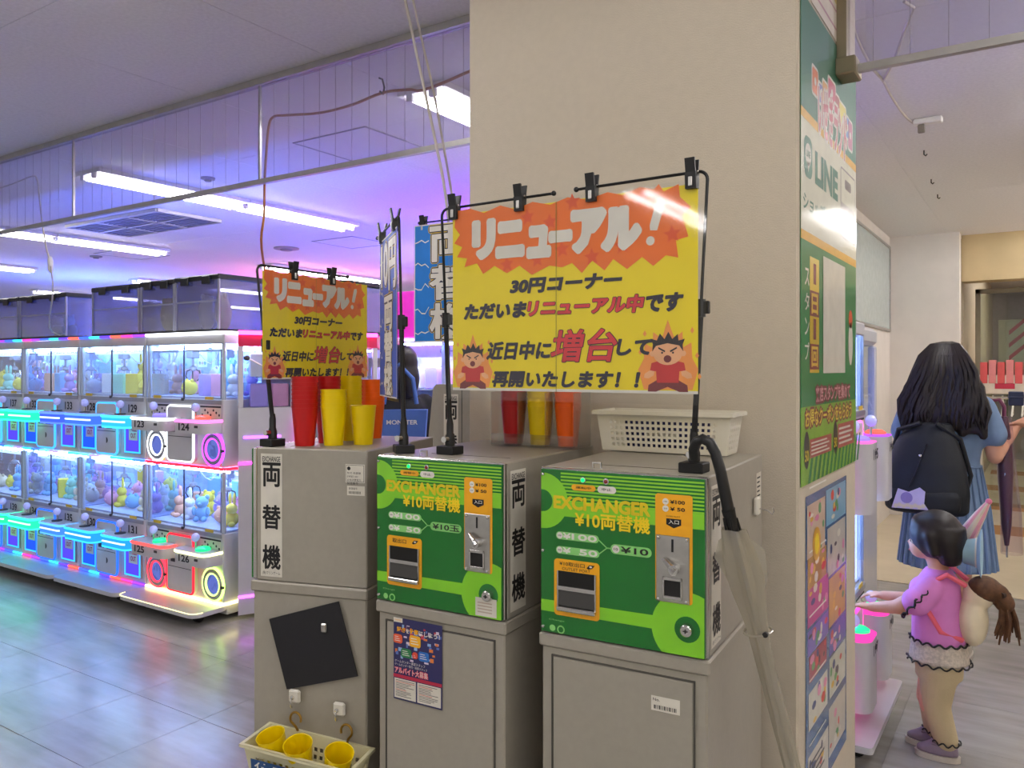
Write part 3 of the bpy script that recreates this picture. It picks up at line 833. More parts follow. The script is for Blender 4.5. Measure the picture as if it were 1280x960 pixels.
# ---------------------------------------------------------------- white basket on the right machine
MR = TM((-.911, 1.497, ZT), rR)
wb = thing('storage_basket', 'white plastic basket with square holes on the right change machine', 'basket', MR @ Vector((-.025, .365, .0)), rR)
m_wbk = mat('white_plastic', '#ddd8c8', .45, noise=.02)
sub = bpy.data.objects.new('x', None); bpy.data.objects.remove(sub)
f_w = lambda x, y, z: (x, y, z + .105)
basket_shell(wb, m_wbk, .345, .125, .10, .012, 20, 7, 5, f_w, y_sign=1, thick=.0022)
cl = thing('paper_packet', 'dark blue printed packet lying inside the white basket', 'packet', MR @ Vector((-.025 + .07, .365 + .02, .012)), rR)
MB().box(0, 0, 0, .22, .006, .075, .001).build('packet_front', mat('packet_blue', '#252a5c', .5), cl)
pp = Pan(cl, FRONT((0, -.0002, 0)), .22, .075); pp.rect('packet_print', m_lab, .06, .03, .14, .045, .0005); pp.done()
MB().box(0, .006, 0, .22, .05, .05, .002).build('packet_body', m_lab, cl)
# magnet hook and notice on the side of the right machine
MRs = TM((-.911, 1.497, ZC), rR)
t = thing('magnet_hook', 'white magnet hook on the side of the right change machine', 'hook', MRs @ Vector((.368, .405, .245)), rR)
MB().box(.0, -.016, -.022, .012, .016, .022, .004).build('magnet', m_lab, t)
MB().tube([(.012, 0, -.006), (.03, 0, -.008), (.042, -.002, -.016), (.046, -.002, -.008), (.044, -.002, .0)], .0018, 8).build('hook', m_chrome, t)
ps = Pan(ex_r, facing((.367, 0, 0), (0, 1, 0), (0, 0, 1)), 1, 1)
ps.rect('rating_plate', m_lab, .43, .25, .48, .32, .0006)
for k in range(5): ps.rect('rating_print', m_blk, .435, .262 + k * .011, .47 - .006 * (k % 2), .266 + k * .011, .001)
ps.done()
# ---------------------------------------------------------------- job poster on the middle stand
M = TM((-1.379, 1.482, 0), rM)
c4 = [hit_local(u, v_, M) for u, v_ in ((492.9, 768.7), (553.8, 783.3), (554.3, 887.5), (494.5, 871.5))]
jx0 = (c4[0][0] + c4[3][0]) / 2; jx1 = (c4[1][0] + c4[2][0]) / 2; jz1 = (c4[0][1] + c4[1][1]) / 2; jz0 = (c4[2][1] + c4[3][1]) / 2
jw, jh = jx1 - jx0, jz1 - jz0
jp = thing('job_poster', 'small recruitment poster stuck on the middle stand door', 'poster', M @ Vector((jx0, -.0042, jz0)), rM)
MB().box(0, -.0006, 0, jw, 0, jh).build('sheet', mat('poster_navy', '#2b2a5c', .35, coat=.3), jp, smooth=False)
p = Pan(jp, FRONT((0, -.0006, 0)), jw, jh)
q = homog([(160, 60), (575, 160), (578, 875), (168, 765)], jw, jh)
def QR(x0, y0, x1, y1):
    a = q(x0, y0); b_ = q(x1, y1); return a[0], b_[1], b_[0], a[1]
rnd = random.Random(5)
for k in range(60):      # the blurred arcade photo behind the headline
    x = rnd.uniform(.02, .9) * jw; y = rnd.uniform(.48, .9) * jh
    p.rect('photo_patch', mat('patch_%d' % (k % 6), ['#c23b4b', '#5a74b8', '#d7c9d8', '#402a58', '#d97a3c', '#8fb0d8'][k % 6], .4), x, y, x + jw * rnd.uniform(.03, .09), y + jh * rnd.uniform(.02, .05), .0002 + k * 1e-6)
p.rect('logo_plate', m_lab, 0, jh * .945, jw * .19, jh, .0006)
p.text('logo_print', m_orange, 'MARINE', jw * .03, jh * .962, jw * .16, jh * .982, .0009)
p.text('headline', m_orange, '好き', .07 * jw, .83 * jh, .25 * jw, .895 * jh, .001, .03)
p.text('headline_white', m_wht, 'を', .26 * jw, .83 * jh, .33 * jw, .885 * jh, .001, .03)
p.text('headline', m_orange, '仕事', .34 * jw, .83 * jh, .52 * jw, .895 * jh, .001, .03)
p.text('headline_white', m_wht, 'にしよう！', .53 * jw, .83 * jh, .96 * jw, .89 * jh, .001, .03)
for c, (a, b_, e, f) in (('#e0603c', (.0, .69, .19, .80)), ('#f0b12a', (.34, .68, .57, .82)), ('#2f7f4a', (.16, .53, .38, .64)), ('#2f6fc0', (.53, .53, .74, .645)), ('#d8503a', (.40, .54, .51, .62))):
    p.rect('bubble', mat('bubble' + c, c, .4), a * jw, b_ * jh, e * jw, f * jh, .0012, .006)
    for k in range(3): p.rect('bubble_print', m_wht, (a + .03) * jw, (b_ + (f - b_) * (.25 + .22 * k)) * jh, (e - .04 - .02 * k) * jw, (b_ + (f - b_) * (.32 + .22 * k)) * jh, .0015)
p.text('headline_white', m_wht, 'ゲームセンター運営スタッフ', .03 * jw, .455 * jh, .66 * jw, .49 * jh, .001, .0)
p.text('headline_white', m_wht, 'ゲームセンター受付・接客スタッフ', .03 * jw, .415 * jh, .7 * jw, .447 * jh, .001, .0)
p.text('headline_red', mat('letter_pink', '#d8365a', .4), 'アルバイト大募集', .03 * jw, .325 * jh, .72 * jw, .40 * jh, .001, .0, fat=.0012)
p.text('headline_white', m_wht, 'アルバイト大募集', .03 * jw, .325 * jh, .72 * jw, .40 * jh, .0013, .0)
p.rect('red_band', mat('band_red', '#b32a45', .4), 0, .27 * jh, jw, .31 * jh, .0008)
for a, e in ((.02, .47), (.5, .98)):
    p.rect('text_box', m_lab, a * jw, .02 * jh, e * jw, .26 * jh, .0008)
    for k in range(11):
        L = rnd.uniform(.2, .4)
        p.rect('fine_print', mat('fine_red', '#c0504a', .5) if k in (1, 6) else mat('fine_grey', '#5c5a5a', .5), (a + .03) * jw, (.235 - .019 * k) * jh, (a + .03 + L) * jw, (.242 - .019 * k) * jh, .0011)
p.done()

# ---------------------------------------------------------------- sign art: yellow renewal notice
m_ys = mat('notice_yellow', '#f2da06', .4, noise=.02)
m_bo = mat('burst_orange', '#ee7326', .4, noise=.03)
m_bo2 = mat('burst_red', '#e2582c', .4)
m_skin = mat('print_skin', '#f0b183', .45); m_hair = mat('print_hair', '#2b2327', .45); m_shirt = mat('print_shirt', '#c42f2f', .45)
m_flame = mat('print_flame', '#f39a4a', .45); m_pants = mat('print_maroon', '#7a2f33', .45); m_navy = mat('letter_navy', '#241f33', .45)
m_redl = mat('letter_red', '#d8323a', .45)
def notice(parent, M, W, H):
    p = Pan(parent, M, W, H)
    q = homog([(80, 222), (1062, 95), (1065, 940), (90, 920)], W, H)
    S = W / .616
    def T(name, m_, t, tl, br, w, off=.0, base=None, skew=0., fat=0.):
        a = q(*tl); b_ = q(*br); p.text(name, m_, t, a[0], b_[1], b_[0], a[1], w, off, base, skew, fat)
    burst = [(92, 205), (150, 195), (205, 212), (270, 182), (330, 198), (400, 168), (470, 180), (540, 150), (620, 160), (700, 130), (760, 142), (830, 110), (885, 120), (905, 98), (925, 128), (985, 98), (990, 150), (1035, 190), (1000, 225), (1025, 310), (975, 325), (985, 395), (935, 385), (885, 428), (840, 392), (780, 440), (725, 400), (690, 445), (640, 405), (600, 455), (560, 415), (520, 432), (470, 425), (400, 462), (350, 425), (300, 455), (250, 425), (205, 458), (180, 415), (130, 430), (140, 395), (100, 390), (120, 350), (88, 335), (110, 300), (88, 270)]
    p.poly('burst', m_bo, [q(*a) for a in burst], .0006)
    for x, y in ((380, 230), (470, 250), (840, 150), (640, 390), (520, 360), (760, 345), (960, 300), (420, 400), (300, 420), (560, 170)):
        c = q(x, y); r = .02 * S
        p.poly('burst_star', m_bo2, [(c[0] + r * (1 if k % 2 == 0 else .45) * math.cos(k * PI / 5 + .4), c[1] + r * (1 if k % 2 == 0 else .45) * math.sin(k * PI / 5 + .4)) for k in range(10)], .0007)
    for t, tl, br in (('リ', (165, 252), (247, 388)), ('ニ', (260, 258), (362, 380)), ('ュ', (385, 275), (468, 382)), ('ー', (474, 296), (552, 318)), ('ア', (562, 212), (690, 360)), ('ル', (682, 205), (830, 350))):
        T('headline', m_wht, t, tl, br, .0012, .03, fat=.0062 * S)
    a, b_ = q(912, 165), q(890, 290)
    p.poly('headline', m_wht, [q(895, 168), q(925, 160), q(928, 185), q(900, 285), q(872, 285), q(870, 265)], .0012)
    c = q(873, 327); p.circ('headline', m_wht, c[0], c[1], .0095 * S, .0012)
    T('lettering', m_navy, '30円コーナー', (318, 482), (758, 512), .0012, .02, skew=.22, fat=.0016 * S)
    T('lettering', m_navy, 'ただいま', (135, 582), (378, 630), .0012, .02, skew=.2, fat=.0016 * S)
    T('lettering', m_navy, 'リニューアル中', (386, 566), (845, 610), .0010, .02, skew=.2, fat=.0026 * S)
    T('lettering_red', m_redl, 'リニューアル中', (386, 566), (845, 610), .0014, .02, skew=.2, fat=.0012 * S)
    T('lettering', m_navy, 'です', (856, 542), (1000, 606), .0012, .02, skew=.2, fat=.0016 * S)
    T('lettering', m_navy, '近日中に', (228, 732), (478, 798), .0012, .01, skew=.2, fat=.0016 * S)
    T('lettering', m_navy, '増台', (485, 684), (742, 808), .0010, .01, skew=.2, fat=.0026 * S)
    T('lettering_red', m_redl, '増台', (485, 684), (742, 808), .0014, .01, skew=.2, fat=.0009 * S)
    T('lettering', m_navy, 'して', (745, 722), (880, 782), .0012, .01, skew=.2, fat=.0016 * S)
    T('lettering', m_navy, '再開いたします！！', (250, 848), (830, 916), .0012, .01, skew=.2, fat=.0016 * S)
    for cx_, sc_ in ((170, .95), (945, 1.08)):      # two fired-up boys in red shirts
        o_ = q(cx_, 915 if cx_ < 500 else 930); k_ = .078 * S * sc_
        def P(x, y): return (o_[0] + x * k_, o_[1] + y * k_)
        p.poly('flame', m_flame, [P(x * 1.25, y * 1.08) for x, y in ((-.5, .05), (-.62, .5), (-.5, .75), (-.48, 1.1), (-.32, 1.0), (-.3, 1.35), (-.12, 1.2), (0, 1.62), (.14, 1.2), (.3, 1.35), (.32, 1.0), (.48, 1.1), (.5, .75), (.62, .5), (.5, .05))], .0007)
        p.poly('boy_trousers', m_pants, [P(x, y) for x, y in ((-.52, 0), (-.5, .16), (-.25, .3), (.25, .3), (.5, .16), (.52, 0), (.3, -.0), (0, .12), (-.3, .0))], .0009)
        p.poly('boy_shirt', m_shirt, [P(x, y) for x, y in ((-.28, .22), (-.3, .5), (-.46, .5), (-.42, .7), (-.2, .76), (.2, .76), (.42, .7), (.46, .5), (.3, .5), (.28, .22))], .0010)
        for s in (-1, 1):
            p.poly('boy_skin', m_skin, [P(s * x, y) for x, y in ((.34, .5), (.46, .52), (.6, .44), (.62, .34), (.5, .32), (.36, .4))], .0011)
            p.circ('boy_skin', m_skin, *P(s * .4, .93), .07 * k_, .0011)
            p.poly('boy_features', m_hair, [P(s * x, y) for x, y in ((.06, 1.0), (.24, 1.09), (.24, 1.05), (.07, .96))], .0016)
            p.circ('boy_features', m_hair, *P(s * .14, .95), .025 * k_, .0016, 10)
        p.circ('boy_skin', m_skin, *P(0, .95), .38 * k_, .0012, 24, ry=.3 * k_)
        p.poly('boy_features', m_hair, [P(x, y) for x, y in ((-.4, .98), (-.38, 1.16), (-.44, 1.3), (-.28, 1.25), (-.2, 1.42), (-.08, 1.28), (.02, 1.46), (.12, 1.28), (.26, 1.4), (.28, 1.24), (.44, 1.28), (.38, 1.14), (.4, .98), (.3, 1.12), (0, 1.18), (-.3, 1.12))], .0014)
        p.circ('boy_mouth', m_pants, *P(0, .8), .1 * k_, .0016, 14, ry=.09 * k_)
        for x, y in ((-.72, .9), (.74, .8), (-.6, 1.35), (.62, 1.4), (.8, .3)):
            p.poly('flame', m_flame, [P(x, y), P(x + .05, y + .07), P(x, y + .16), P(x - .05, y + .07)], .0007)
    p.rect('seam', mat('seam_line', '#8f8420', .5), W * .4685, H * .0, W * .471, H, .0017)
    p.done()

m_pouch = clear('laminate_pouch', '#fdfdfc', .18, .05, body=.0, low=.02)
# big notice between the two machines
sg = thing('notice_board', 'large yellow laminated notice with orange burst clipped above the green machines', 'sign', (-1.180, 1.530, 1.451), math.radians(.3))
SW, SH = .612, .420
MB().box(0, -.0006, 0, SW, 0, SH).build('sheet', m_ys, sg, smooth=False)
notice(sg, FRONT((0, -.0006, 0)), SW, SH)
MB().box(0, -.0008, 0, SW, -.0005, .006).build('paper_margin', m_wht, sg, smooth=False)
MB().box(-.012, -.004, -.022, SW + .018, -.0035, SH + .008).build('pouch', m_pouch, sg, smooth=False)

def stand(label, base, top, arm_end, lean=True):
    """weighted foot, telescopic pole and a bent arm"""
    b_ = Vector(base); t = Vector(top) - b_; a = Vector(arm_end) - b_
    o = thing('sign_stand', label, 'sign stand', b_)
    d = (a - t); d.z = 0; d.normalize(); ang = math.atan2(d.y, d.x)
    MB(Matrix.Rotation(ang, 4, 'Z')).box(-.026, -.024, 0, .026, .024, .021, .002).build('foot', m_rubber, o)
    MB().lathe([(.0125, .021), (.0125, .04), (.009, .052), (.009, .075), (.0065, .09)], 14).build('socket', m_black, o)
    MB().tube([(.0, -.012, .038), (.0, -.026, .038)], .008, 10).build('lock_knob', m_chrome, o)
    j = t * .52 + Vector((0, 0, .02))
    MB().tube([(0, 0, .07), j], .0062, 10).build('lower_pole', m_black, o)
    MB().tube([j - Vector((0, 0, .018)), j + Vector((0, 0, .018))], .0095, 10).box(j.x + .004, j.y - .006, j.z - .012, j.x + .018, j.y + .006, j.z + .014, .002).build('clamp', m_black, o)
    r = .018
    bend = [t + Vector((0, 0, -r))] + [t + d * (r * (1 - math.cos(s))) + Vector((0, 0, -r + r * math.sin(s))) for s in np.linspace(.3, PI / 2, 5)]
    MB().tube([j] + bend, .0034, 8).build('upper_pole', m_black, o)
    MB().tube([bend[-1], a], .0032, 8).build('arm', m_black, o)
    MB().ell(a, (.006, .006, .006), 10, 6).build('arm_tip', m_black, o)
    return o
def clip(label, p_, ang, s=1.):
    o = thing('spring_clip', label, 'clip', p_, ang)
    MB().prism([(-.007 * s, -.024 * s), (.007 * s, -.024 * s), (.009 * s, .004 * s), (-.009 * s, .004 * s)], -.010 * s, .010 * s, 'x').build('jaws', m_black, o)
    for k in (-1, 1): MB().prism([(k * .004 * s, .002 * s), (k * .008 * s, .002 * s), (k * .013 * s, .028 * s), (k * .009 * s, .028 * s)], -.009 * s, .009 * s, 'x').build('grip', m_black, o)
    MB().tube([(-.011 * s, 0, .004 * s), (.011 * s, 0, .004 * s)], .0035 * s, 8).build('spring', m_chrome, o)
    MB().box(-.004, -.0105 * s, -.020 * s, .004, -.008 * s, -.004 * s, .001).build('badge', m_steel, o)
    return o
zb = ZT
stand('black sign stand on the right machine holding the big notice', (-.597, 1.588, zb), (-.553, 1.545, 1.897), (-.845, 1.535, 1.893))
stand('black sign stand on the middle machine holding the big notice', (-1.236, 1.59, zb), (-1.226, 1.545, 1.893), (-.905, 1.54, 1.893))
for n_, u in enumerate((568, 650, 740, 865)):
    q_ = hit_y(u, 240, 1.53)
    clip(['black spring clip at the left end of the big notice', 'second black spring clip from the left on the big notice', 'third black spring clip from the left on the big notice', 'black spring clip at the right end of the big notice'][n_], (q_.x, 1.53, 1.888), 0, 1.15)
# small notice on the left machine (seen slantwise)
pTL, pTR = at(328, 339, 2.17), at(452, 349, 2.52)
sdir = (pTR - pTL); sdir.z = 0; sl = sdir.length; sdir.normalize(); sang = math.atan2(sdir.y, sdir.x)
s2 = thing('notice_board', 'small yellow laminated notice with orange burst clipped above the cup stacks', 'sign', (pTL.x, pTL.y, 1.473), sang)
W2, H2 = .43, .295
MB().box(0, -.0006, 0, W2, 0, H2).build('sheet', m_ys, s2, smooth=False)
notice(s2, FRONT((0, -.0006, 0)), W2, H2)
MB().box(0, -.0008, 0, W2, -.0005, .005).build('paper_margin', m_wht, s2, smooth=False)
MB().box(-.008, -.004, -.010, W2 + .008, -.0035, H2 + .006).build('pouch', m_pouch, s2, smooth=False)
aE = pTL + sdir * .34
stand('black sign stand at the corner of the left machine holding the small notice', (-1.775, 1.485, zb), (pTL.x - .012, pTL.y - .008, 1.785), (aE.x, aE.y, 1.785))
for n_, u in enumerate((.115, .27)):
    q_ = pTL + sdir * u
    clip(['left black spring clip on the small notice', 'right black spring clip on the small notice'][n_], (q_.x, q_.y, 1.778), sang, 1.)
# narrow portrait banner, seen almost edge-on
m_bl = mat('banner_lilac_blue', '#3f5fc0', .5); m_blue = mat('banner_blue', '#1478d0', .5)
m_out = mat('letter_outline', '#1d2140', .45); m_yo = mat('letter_gold', '#d8b63a', .45)
bA, bB = at(498, 272, 2.02), at(472, 300, 2.36)
bd = (bA - bB); bd.z = 0; bd.normalize(); bang = math.atan2(bd.y, bd.x)
def banner(o, W, H, m_, lines, vertical=True):
    MB().box(0, -.0006, 0, W, 0, H).build('sheet', m_, o, smooth=False)
    p = Pan(o, FRONT((0, -.0006, 0)), W, H)
    for t, x0, y0, x1, y1 in lines:
        p.text('letter_gold', m_yo, t, x0 * W, y0 * H, x1 * W, y1 * H, .0008, .01, fat=.009)
        p.text('letter_outline', m_out, t, x0 * W, y0 * H, x1 * W, y1 * H, .0011, .01, fat=.0066)
        p.text('lettering', m_wht, t, x0 * W, y0 * H, x1 * W, y1 * H, .0014, .01, fat=.003)
    rr = random.Random(3)
    for k in range(5):                     # white lightning streaks
        y = H * (.08 + .19 * k); pts = [(0, y)]
        for s in range(1, 5): pts.append((W * .055 * s, y + rr.uniform(-.014, .014)))
        p.poly('lightning', m_wht, pts + [(x, yy + .004) for x, yy in pts[::-1]], .0007)
    p.rect('border', m_wht, 0, 0, W, .004, .0009); p.rect('border', m_wht, 0, H - .004, W, H, .0009); p.rect('border', m_wht, 0, 0, .004, H, .0009); p.rect('border', m_wht, W - .004, 0, W, H, .0009)
    p.done()
    MB().box(-.008, .0015, -.008, W + .008, .002, H + .008).build('pouch', m_pouch, o, smooth=False)
BWd = .29
b0 = bA - bd * (BWd + .015)
s3 = thing('portrait_banner', 'lilac blue portrait banner seen edge-on beside the middle stand pole', 'banner', (b0.x, b0.y, 1.425), bang)
banner(s3, BWd, .44, m_bl, [('10', .1, .70, .5, .96), ('円', .56, .66, .94, .95), ('両', .3, .42, .76, .62), ('替', .3, .22, .76, .41), ('機', .3, .02, .76, .21)])
e3 = bA - bd * .36
stand('black sign stand on the left edge of the middle machine holding the portrait banner', (-1.352, 1.548, zb), (bA.x + .006, bA.y - .004, 1.888), (e3.x, e3.y, 1.888))
for n_, s_ in enumerate((.05, .27)):
    q_ = bA - bd * s_; clip(['near black spring clip on the portrait banner', 'far black spring clip on the portrait banner'][n_], (q_.x, q_.y, 1.885), bang, 1.1)

# ---------------------------------------------------------------- rear change machine left of the pillar with a blue banner
rz0, rx0 = 1.447, -1.885
rm = thing('rear_change_machine', 'grey sloping change machine standing beside the pillar behind the middle machine', 'change machine', (rx0, 2.28, 0))
MB().prism([(.0, 0), (.3, 0), (.3, rz0), (.05, rz0), (.035, rz0 - .012), (0, 1.15)], 0, .42, 'y').build('housing', m_grey, rm)
vstrip(rm, FRONT((0, 0, 0)), .085, rz0 - .375, .150, rz0 - .035, True)
MB().box(.165, -.001, 1.12, .168, .0, rz0 - .02).build('panel_seam', m_greyd, rm)
s4 = thing('portrait_banner', 'bright blue portrait banner half hidden behind the big notice', 'banner', (-1.883, 2.215, 1.598), math.radians(2))
banner(s4, .297, .42, m_blue, [('両', .24, .68, .86, .97), ('替', .24, .36, .86, .64), ('機', .24, .03, .86, .32)])
stand('black sign stand on the rear machine holding the blue banner', (-1.70, 2.42, rz0), (-1.70, 2.25, 2.032), (-1.875, 2.232, 2.03))
clip('black spring clip on the blue banner', (-1.85, 2.225, 2.022), 0, 1.1)

# ---------------------------------------------------------------- clear umbrella hanging from the stand foot
um = thing('umbrella', 'folded clear vinyl umbrella with black crook handle on the right machine', 'umbrella', (-.60, 1.575, ZT + .022))
o_ = Vector((-.60, 1.575, ZT + .022))
def U(u, v_, t): return at(u, v_, t) - o_
hk = [U(868, 573, 1.60), U(867, 562, 1.59), U(871, 552, 1.58), U(878, 548.5, 1.575), U(887, 553, 1.57), U(894, 566, 1.565), U(901, 590, 1.56), U(907, 620, 1.56), U(911, 640, 1.56)]
MB().tube(hk, [.0105] * 6 + [.011, .0115, .012], 12).build('handle', m_black, um)
A_, B_ = U(911, 640, 1.56), U(996, 985, 1.60)
ax = (B_ - A_)
MB().tube([A_ - ax * .01, A_ + ax * .08], [.0135, .010], 12).build('runner', m_black, um)
side = Vector((1, .4, 0)).normalized()
for k in range(5):
    s_ = side * (.012 * math.cos(k * 1.25)) + Vector((0, -.012 * math.sin(k * 1.25), 0))
    MB().tube([A_ + ax * .02 + s_, A_ + ax * .10 + s_ * 1.25], .0026, 6).build('rib_end', m_black, um)
m_vinyl = clear('umbrella_vinyl', '#e8e4da', .4, .12, body=.5, bodycol='#d6d0c0', low=.06)
rows = []
rr = random.Random(9)
for i in range(22):
    t_ = .06 + 1.15 * i / 21
    r_ = (.019 + .014 * math.exp(-((t_ - .22) / .13) ** 2)) * (1 - .25 * t_)
    c = A_ + ax * t_
    rows.append([c + side * (r_ * (1 + .22 * math.cos(5 * a + t_ * 6)) * math.cos(a)) + Vector((-.4, 1, 0)).normalized() * (r_ * (1 + .22 * math.cos(5 * a + t_ * 6)) * math.sin(a)) for a in np.linspace(0, 2 * PI, 31)])
MB().grid(rows).build('canopy', m_vinyl, um, fix=False)
fl_ = [A_ + ax * .10 - side * .03 + Vector((0, -.01, .0)), A_ + ax * .16 - side * .045 + Vector((0, -.012, 0)), A_ + ax * .30 - side * .02 + Vector((0, -.012, 0))]
MB().grid([[A_ + ax * .06, A_ + ax * .10 + side * .035, A_ + ax * .13 + side * .05], [A_ + ax * .2, A_ + ax * .2 + side * .03, A_ + ax * .22 + side * .045], [A_ + ax * .34, A_ + ax * .34 + side * .015, A_ + ax * .34 + side * .02]]).grid([[A_ + ax * .06, fl_[0]], [A_ + ax * .18, fl_[1]], [A_ + ax * .33, fl_[2]]]).build('loose_fold', m_vinyl, um, fix=False)
MB().tube([A_ + ax * .1, A_ + ax * 1.26], .0045, 8).build('shaft', m_steel, um)
MB().tube([A_ + ax * .425 + side * (.026 * math.cos(a)) + Vector((0, .026 * math.sin(a), .004 * math.sin(a))) for a in np.linspace(0, 2 * PI, 20)], .0025, 6, closed=True).build('strap', m_vinyl, um)
MB().lathe([(0, -.004), (.0055, -.003), (.0055, .003), (0, .003)], 12, A_ + ax * .425 + side * .02 + Vector((0, -.022, 0)), 'y').build('snap_button', m_black, um)

# ---------------------------------------------------------------- posters on the pillar's right face
XF = PX1 + .0015
def onP(u, v_):
    a = hit_x(u, v_, PX1); return a.y, a.z
Y0, Y1, Z0, Z1 = 2.135, 2.875, 1.195, 2.484
lp = thing('loyalty_poster', 'tall green LINE shop card poster on the right face of the pillar', 'poster', (XF, Y0, Z0))
def onq(u, v_):
    a = onP(u, v_); return a[0] - Y0, a[1] - Z0
m_pg = mat('poster_green', '#1d7a3d', .5, coat=.04, noise=.05); m_pc = mat('poster_cream', '#d5d3bd', .5, coat=.04); m_pl = mat('poster_leaf', '#7fae35', .5, coat=.04, noise=.1); m_po = mat('poster_gold', '#dca824', .5, coat=.04); m_pt = mat('poster_teal', '#2f7358', .5, coat=.04)
PW, PH = Y1 - Y0, Z1 - Z0
# slightly wavy vinyl sheet
def sheet(o, W, H, m_, amp=.004, nx=10, nz=24):
    MB().box(0, -.0008, 0, W, 0, H).build('sheet', m_, o, smooth=False)
MBm = facing((0, 0, 0), (0, 1, 0), (0, 0, 1))
MB(MBm).box(0, 0, 0, PW, PH, .0008).build('sheet', m_pg, lp, smooth=False)
p = Pan(lp, facing((.0008, 0, 0), (0, 1, 0), (0, 0, 1)), PW, PH)
def zz(v_): return onq(998, v_)[1]
za, zb_, zc, zd = zz(129), zz(141), zz(284), zz(296)
p.rect('top_field', m_pt, 0, za, PW, PH, .0003)
p.rect('gold_line', m_po, 0, zb_, PW, za, .0005); p.rect('gold_line', m_po, 0, zd, PW, zc, .0005)
p.rect('card_field', m_pc, 0, zc, PW, zb_, .0003)
p.rect('leaf_field', m_pl, 0, 0, PW, zz(510), .0003)
for k in range(14): p.poly('leaf_streak', m_pg, [(PW * (.1 + .07 * k), 0), (PW * (.14 + .07 * k), 0), (PW * (.2 + .07 * k), .09), (PW * (.17 + .07 * k), .09)], .0005)
def PR(tl, br):
    a = onq(*tl); b_ = onq(*br); return a[0], b_[1], b_[0], a[1]
# colourful toy-block logo above the red word
cols = ['#e0712a', '#5a62b8', '#e0a03c', '#c8436a', '#a8433f', '#d8c83c', '#6f9ad0', '#b85a86']
for k, (tl, br) in enumerate((((1014, 82), (1021, 122)), ((1022, 103), (1027, 132)), ((1027, 100), (1033, 140)), ((1034, 96), (1043, 137)), ((1043, 118), (1048, 155)), ((1048, 127), (1056, 172)), ((1056, 145), (1060, 175)), ((1059, 150), (1064, 190)))):
    x0, y0, x1, y1 = PR(tl, br)
    p.rect('logo_rim', m_wht, x0 - .008, y0 - .008, x1 + .008, y1 + .008, .0006, .015)
    p.rect('logo_block', mat('logo' + cols[k], cols[k], .35), x0, y0, x1, y1, .0009, .01)
    p.circ('logo_rim', m_wht, (x0 + x1) / 2, (y0 + y1) / 2, .012, .0012, 12)
x0, y0, x1, y1 = PR((1021, 140), (1057, 205))
p.text('logo_rim', m_wht, 'いせきランド', x0, y0, x1, y0 + .15, .0012, .02, fat=.01); p.text('logo_word', mat('logo_crimson', '#b52a45', .35), 'いせきランド', x0, y0, x1, y0 + .15, .0016, .03)
x0, y0, x1, y1 = PR((1003.5, 166), (1014, 227))
p.rect('line_icon', m_pt, x0, y0, x1, y1, .0007, .03)
p.circ('line_bubble', m_wht, (x0 + x1) / 2, (y0 + y1) / 2 + .008, (x1 - x0) * .36, .001, 20, ry=(y1 - y0) * .27)
p.poly('line_bubble', m_wht, [((x0 + x1) / 2 - .012, y0 + .045), ((x0 + x1) / 2 + .015, y0 + .04), ((x0 + x1) / 2, y0 + .015)], .001)
p.text('line_word', m_pt, 'LINE', x0 + (x1 - x0) * .28, (y0 + y1) / 2, x1 - (x1 - x0) * .28, (y0 + y1) / 2 + .018, .0014, .02)
x0, y0, x1, y1 = PR((1017.5, 188), (1046, 253)); p.text('line_word', m_pt, 'LINE', x0, y0, x1, y1, .0009, .05)
x0, y0, x1, y1 = PR((1002.5, 238), (1047.5, 291)); p.text('line_word', m_pt, 'ショップカード', x0, y0, x1, y1, .0009, .02)
x0, y0, x1, y1 = PR((1049.5, 207), (1067.5, 308))
p.rect('phone_frame', mat('phone_brown', '#6a5a50', .3), x0, y0, x1, y1, .0006, .012); p.rect('phone_screen', m_pc, x0 + .006, y0 + .006, x1 - .006, y1 - .006, .0009, .008)
p.rect('phone_frame', mat('phone_brown'), x0 + .06, y1 - .06, x1 - .07, y1 - .03, .0012, .012); p.rect('phone_photo', mat('phone_taupe', '#9a8f80', .3), x0 + .006, y0 + .08, x1 - .006, y1 - .11, .0012)
x0, y0, x1, y1 = PR((1011, 320), (1022.5, 466))
p.rect('stamp_strip', mat('strip_yellow', '#e3c425', .3, coat=.5), x0, y0, x1, y1, .0006)
for ch, c in zip('1日1回', (.86, .6, .38, .14)):
    if ch in '日回': p.rect('stamp_dark', m_pants, x0, y0 + (y1 - y0) * (c - .11), x1, y0 + (y1 - y0) * (c + .11), .0008)
    p.text('stamp_print', m_yo if ch in '日回' else m_pants, ch, x0 + (x1 - x0) * (.15 if ch != '1' else .35), y0 + (y1 - y0) * (c - .09), x1 - (x1 - x0) * (.15 if ch != '1' else .35), y0 + (y1 - y0) * (c + .09), .0012, .03)
x0, y0, x1, y1 = PR((1004.5, 330), (1010, 455))
for k, ch in enumerate('スタンプ'): p.text('stamp_white', m_wht, ch, x0, y1 - (y1 - y0) * (.25 * k + .21), x1, y1 - (y1 - y0) * (.25 * k + .03), .0009, .01)
x0, y0, x1, y1 = PR((1027.5, 320), (1055, 466))
p.rect('card_plate', m_lab, x0, y0, x1, y1, .0012)
x0, y0, x1, y1 = PR((1057, 398), (1067, 460)); p.circ('prize_patch', m_bo2, (x0 + x1) / 2, y1, .03, .0006); p.circ('prize_patch_pale', m_lab, (x0 + x1) / 2, (y0 + y1) / 2, .035, .0006, ry=.07)
x0, y0, x1, y1 = PR((1018, 483), (1061, 497))
p.text('coupon_outline', m_pants, '来店スタンプを集めて', x0, y0, x1, y1, .0008, .02, fat=.007); p.text('coupon_pink', mat('coupon_pink', '#dba0a6', .35), '来店スタンプを集めて', x0, y0, x1, y1, .0012, .02)
x0, y0, x1, y1 = PR((1005, 512), (1063, 521))
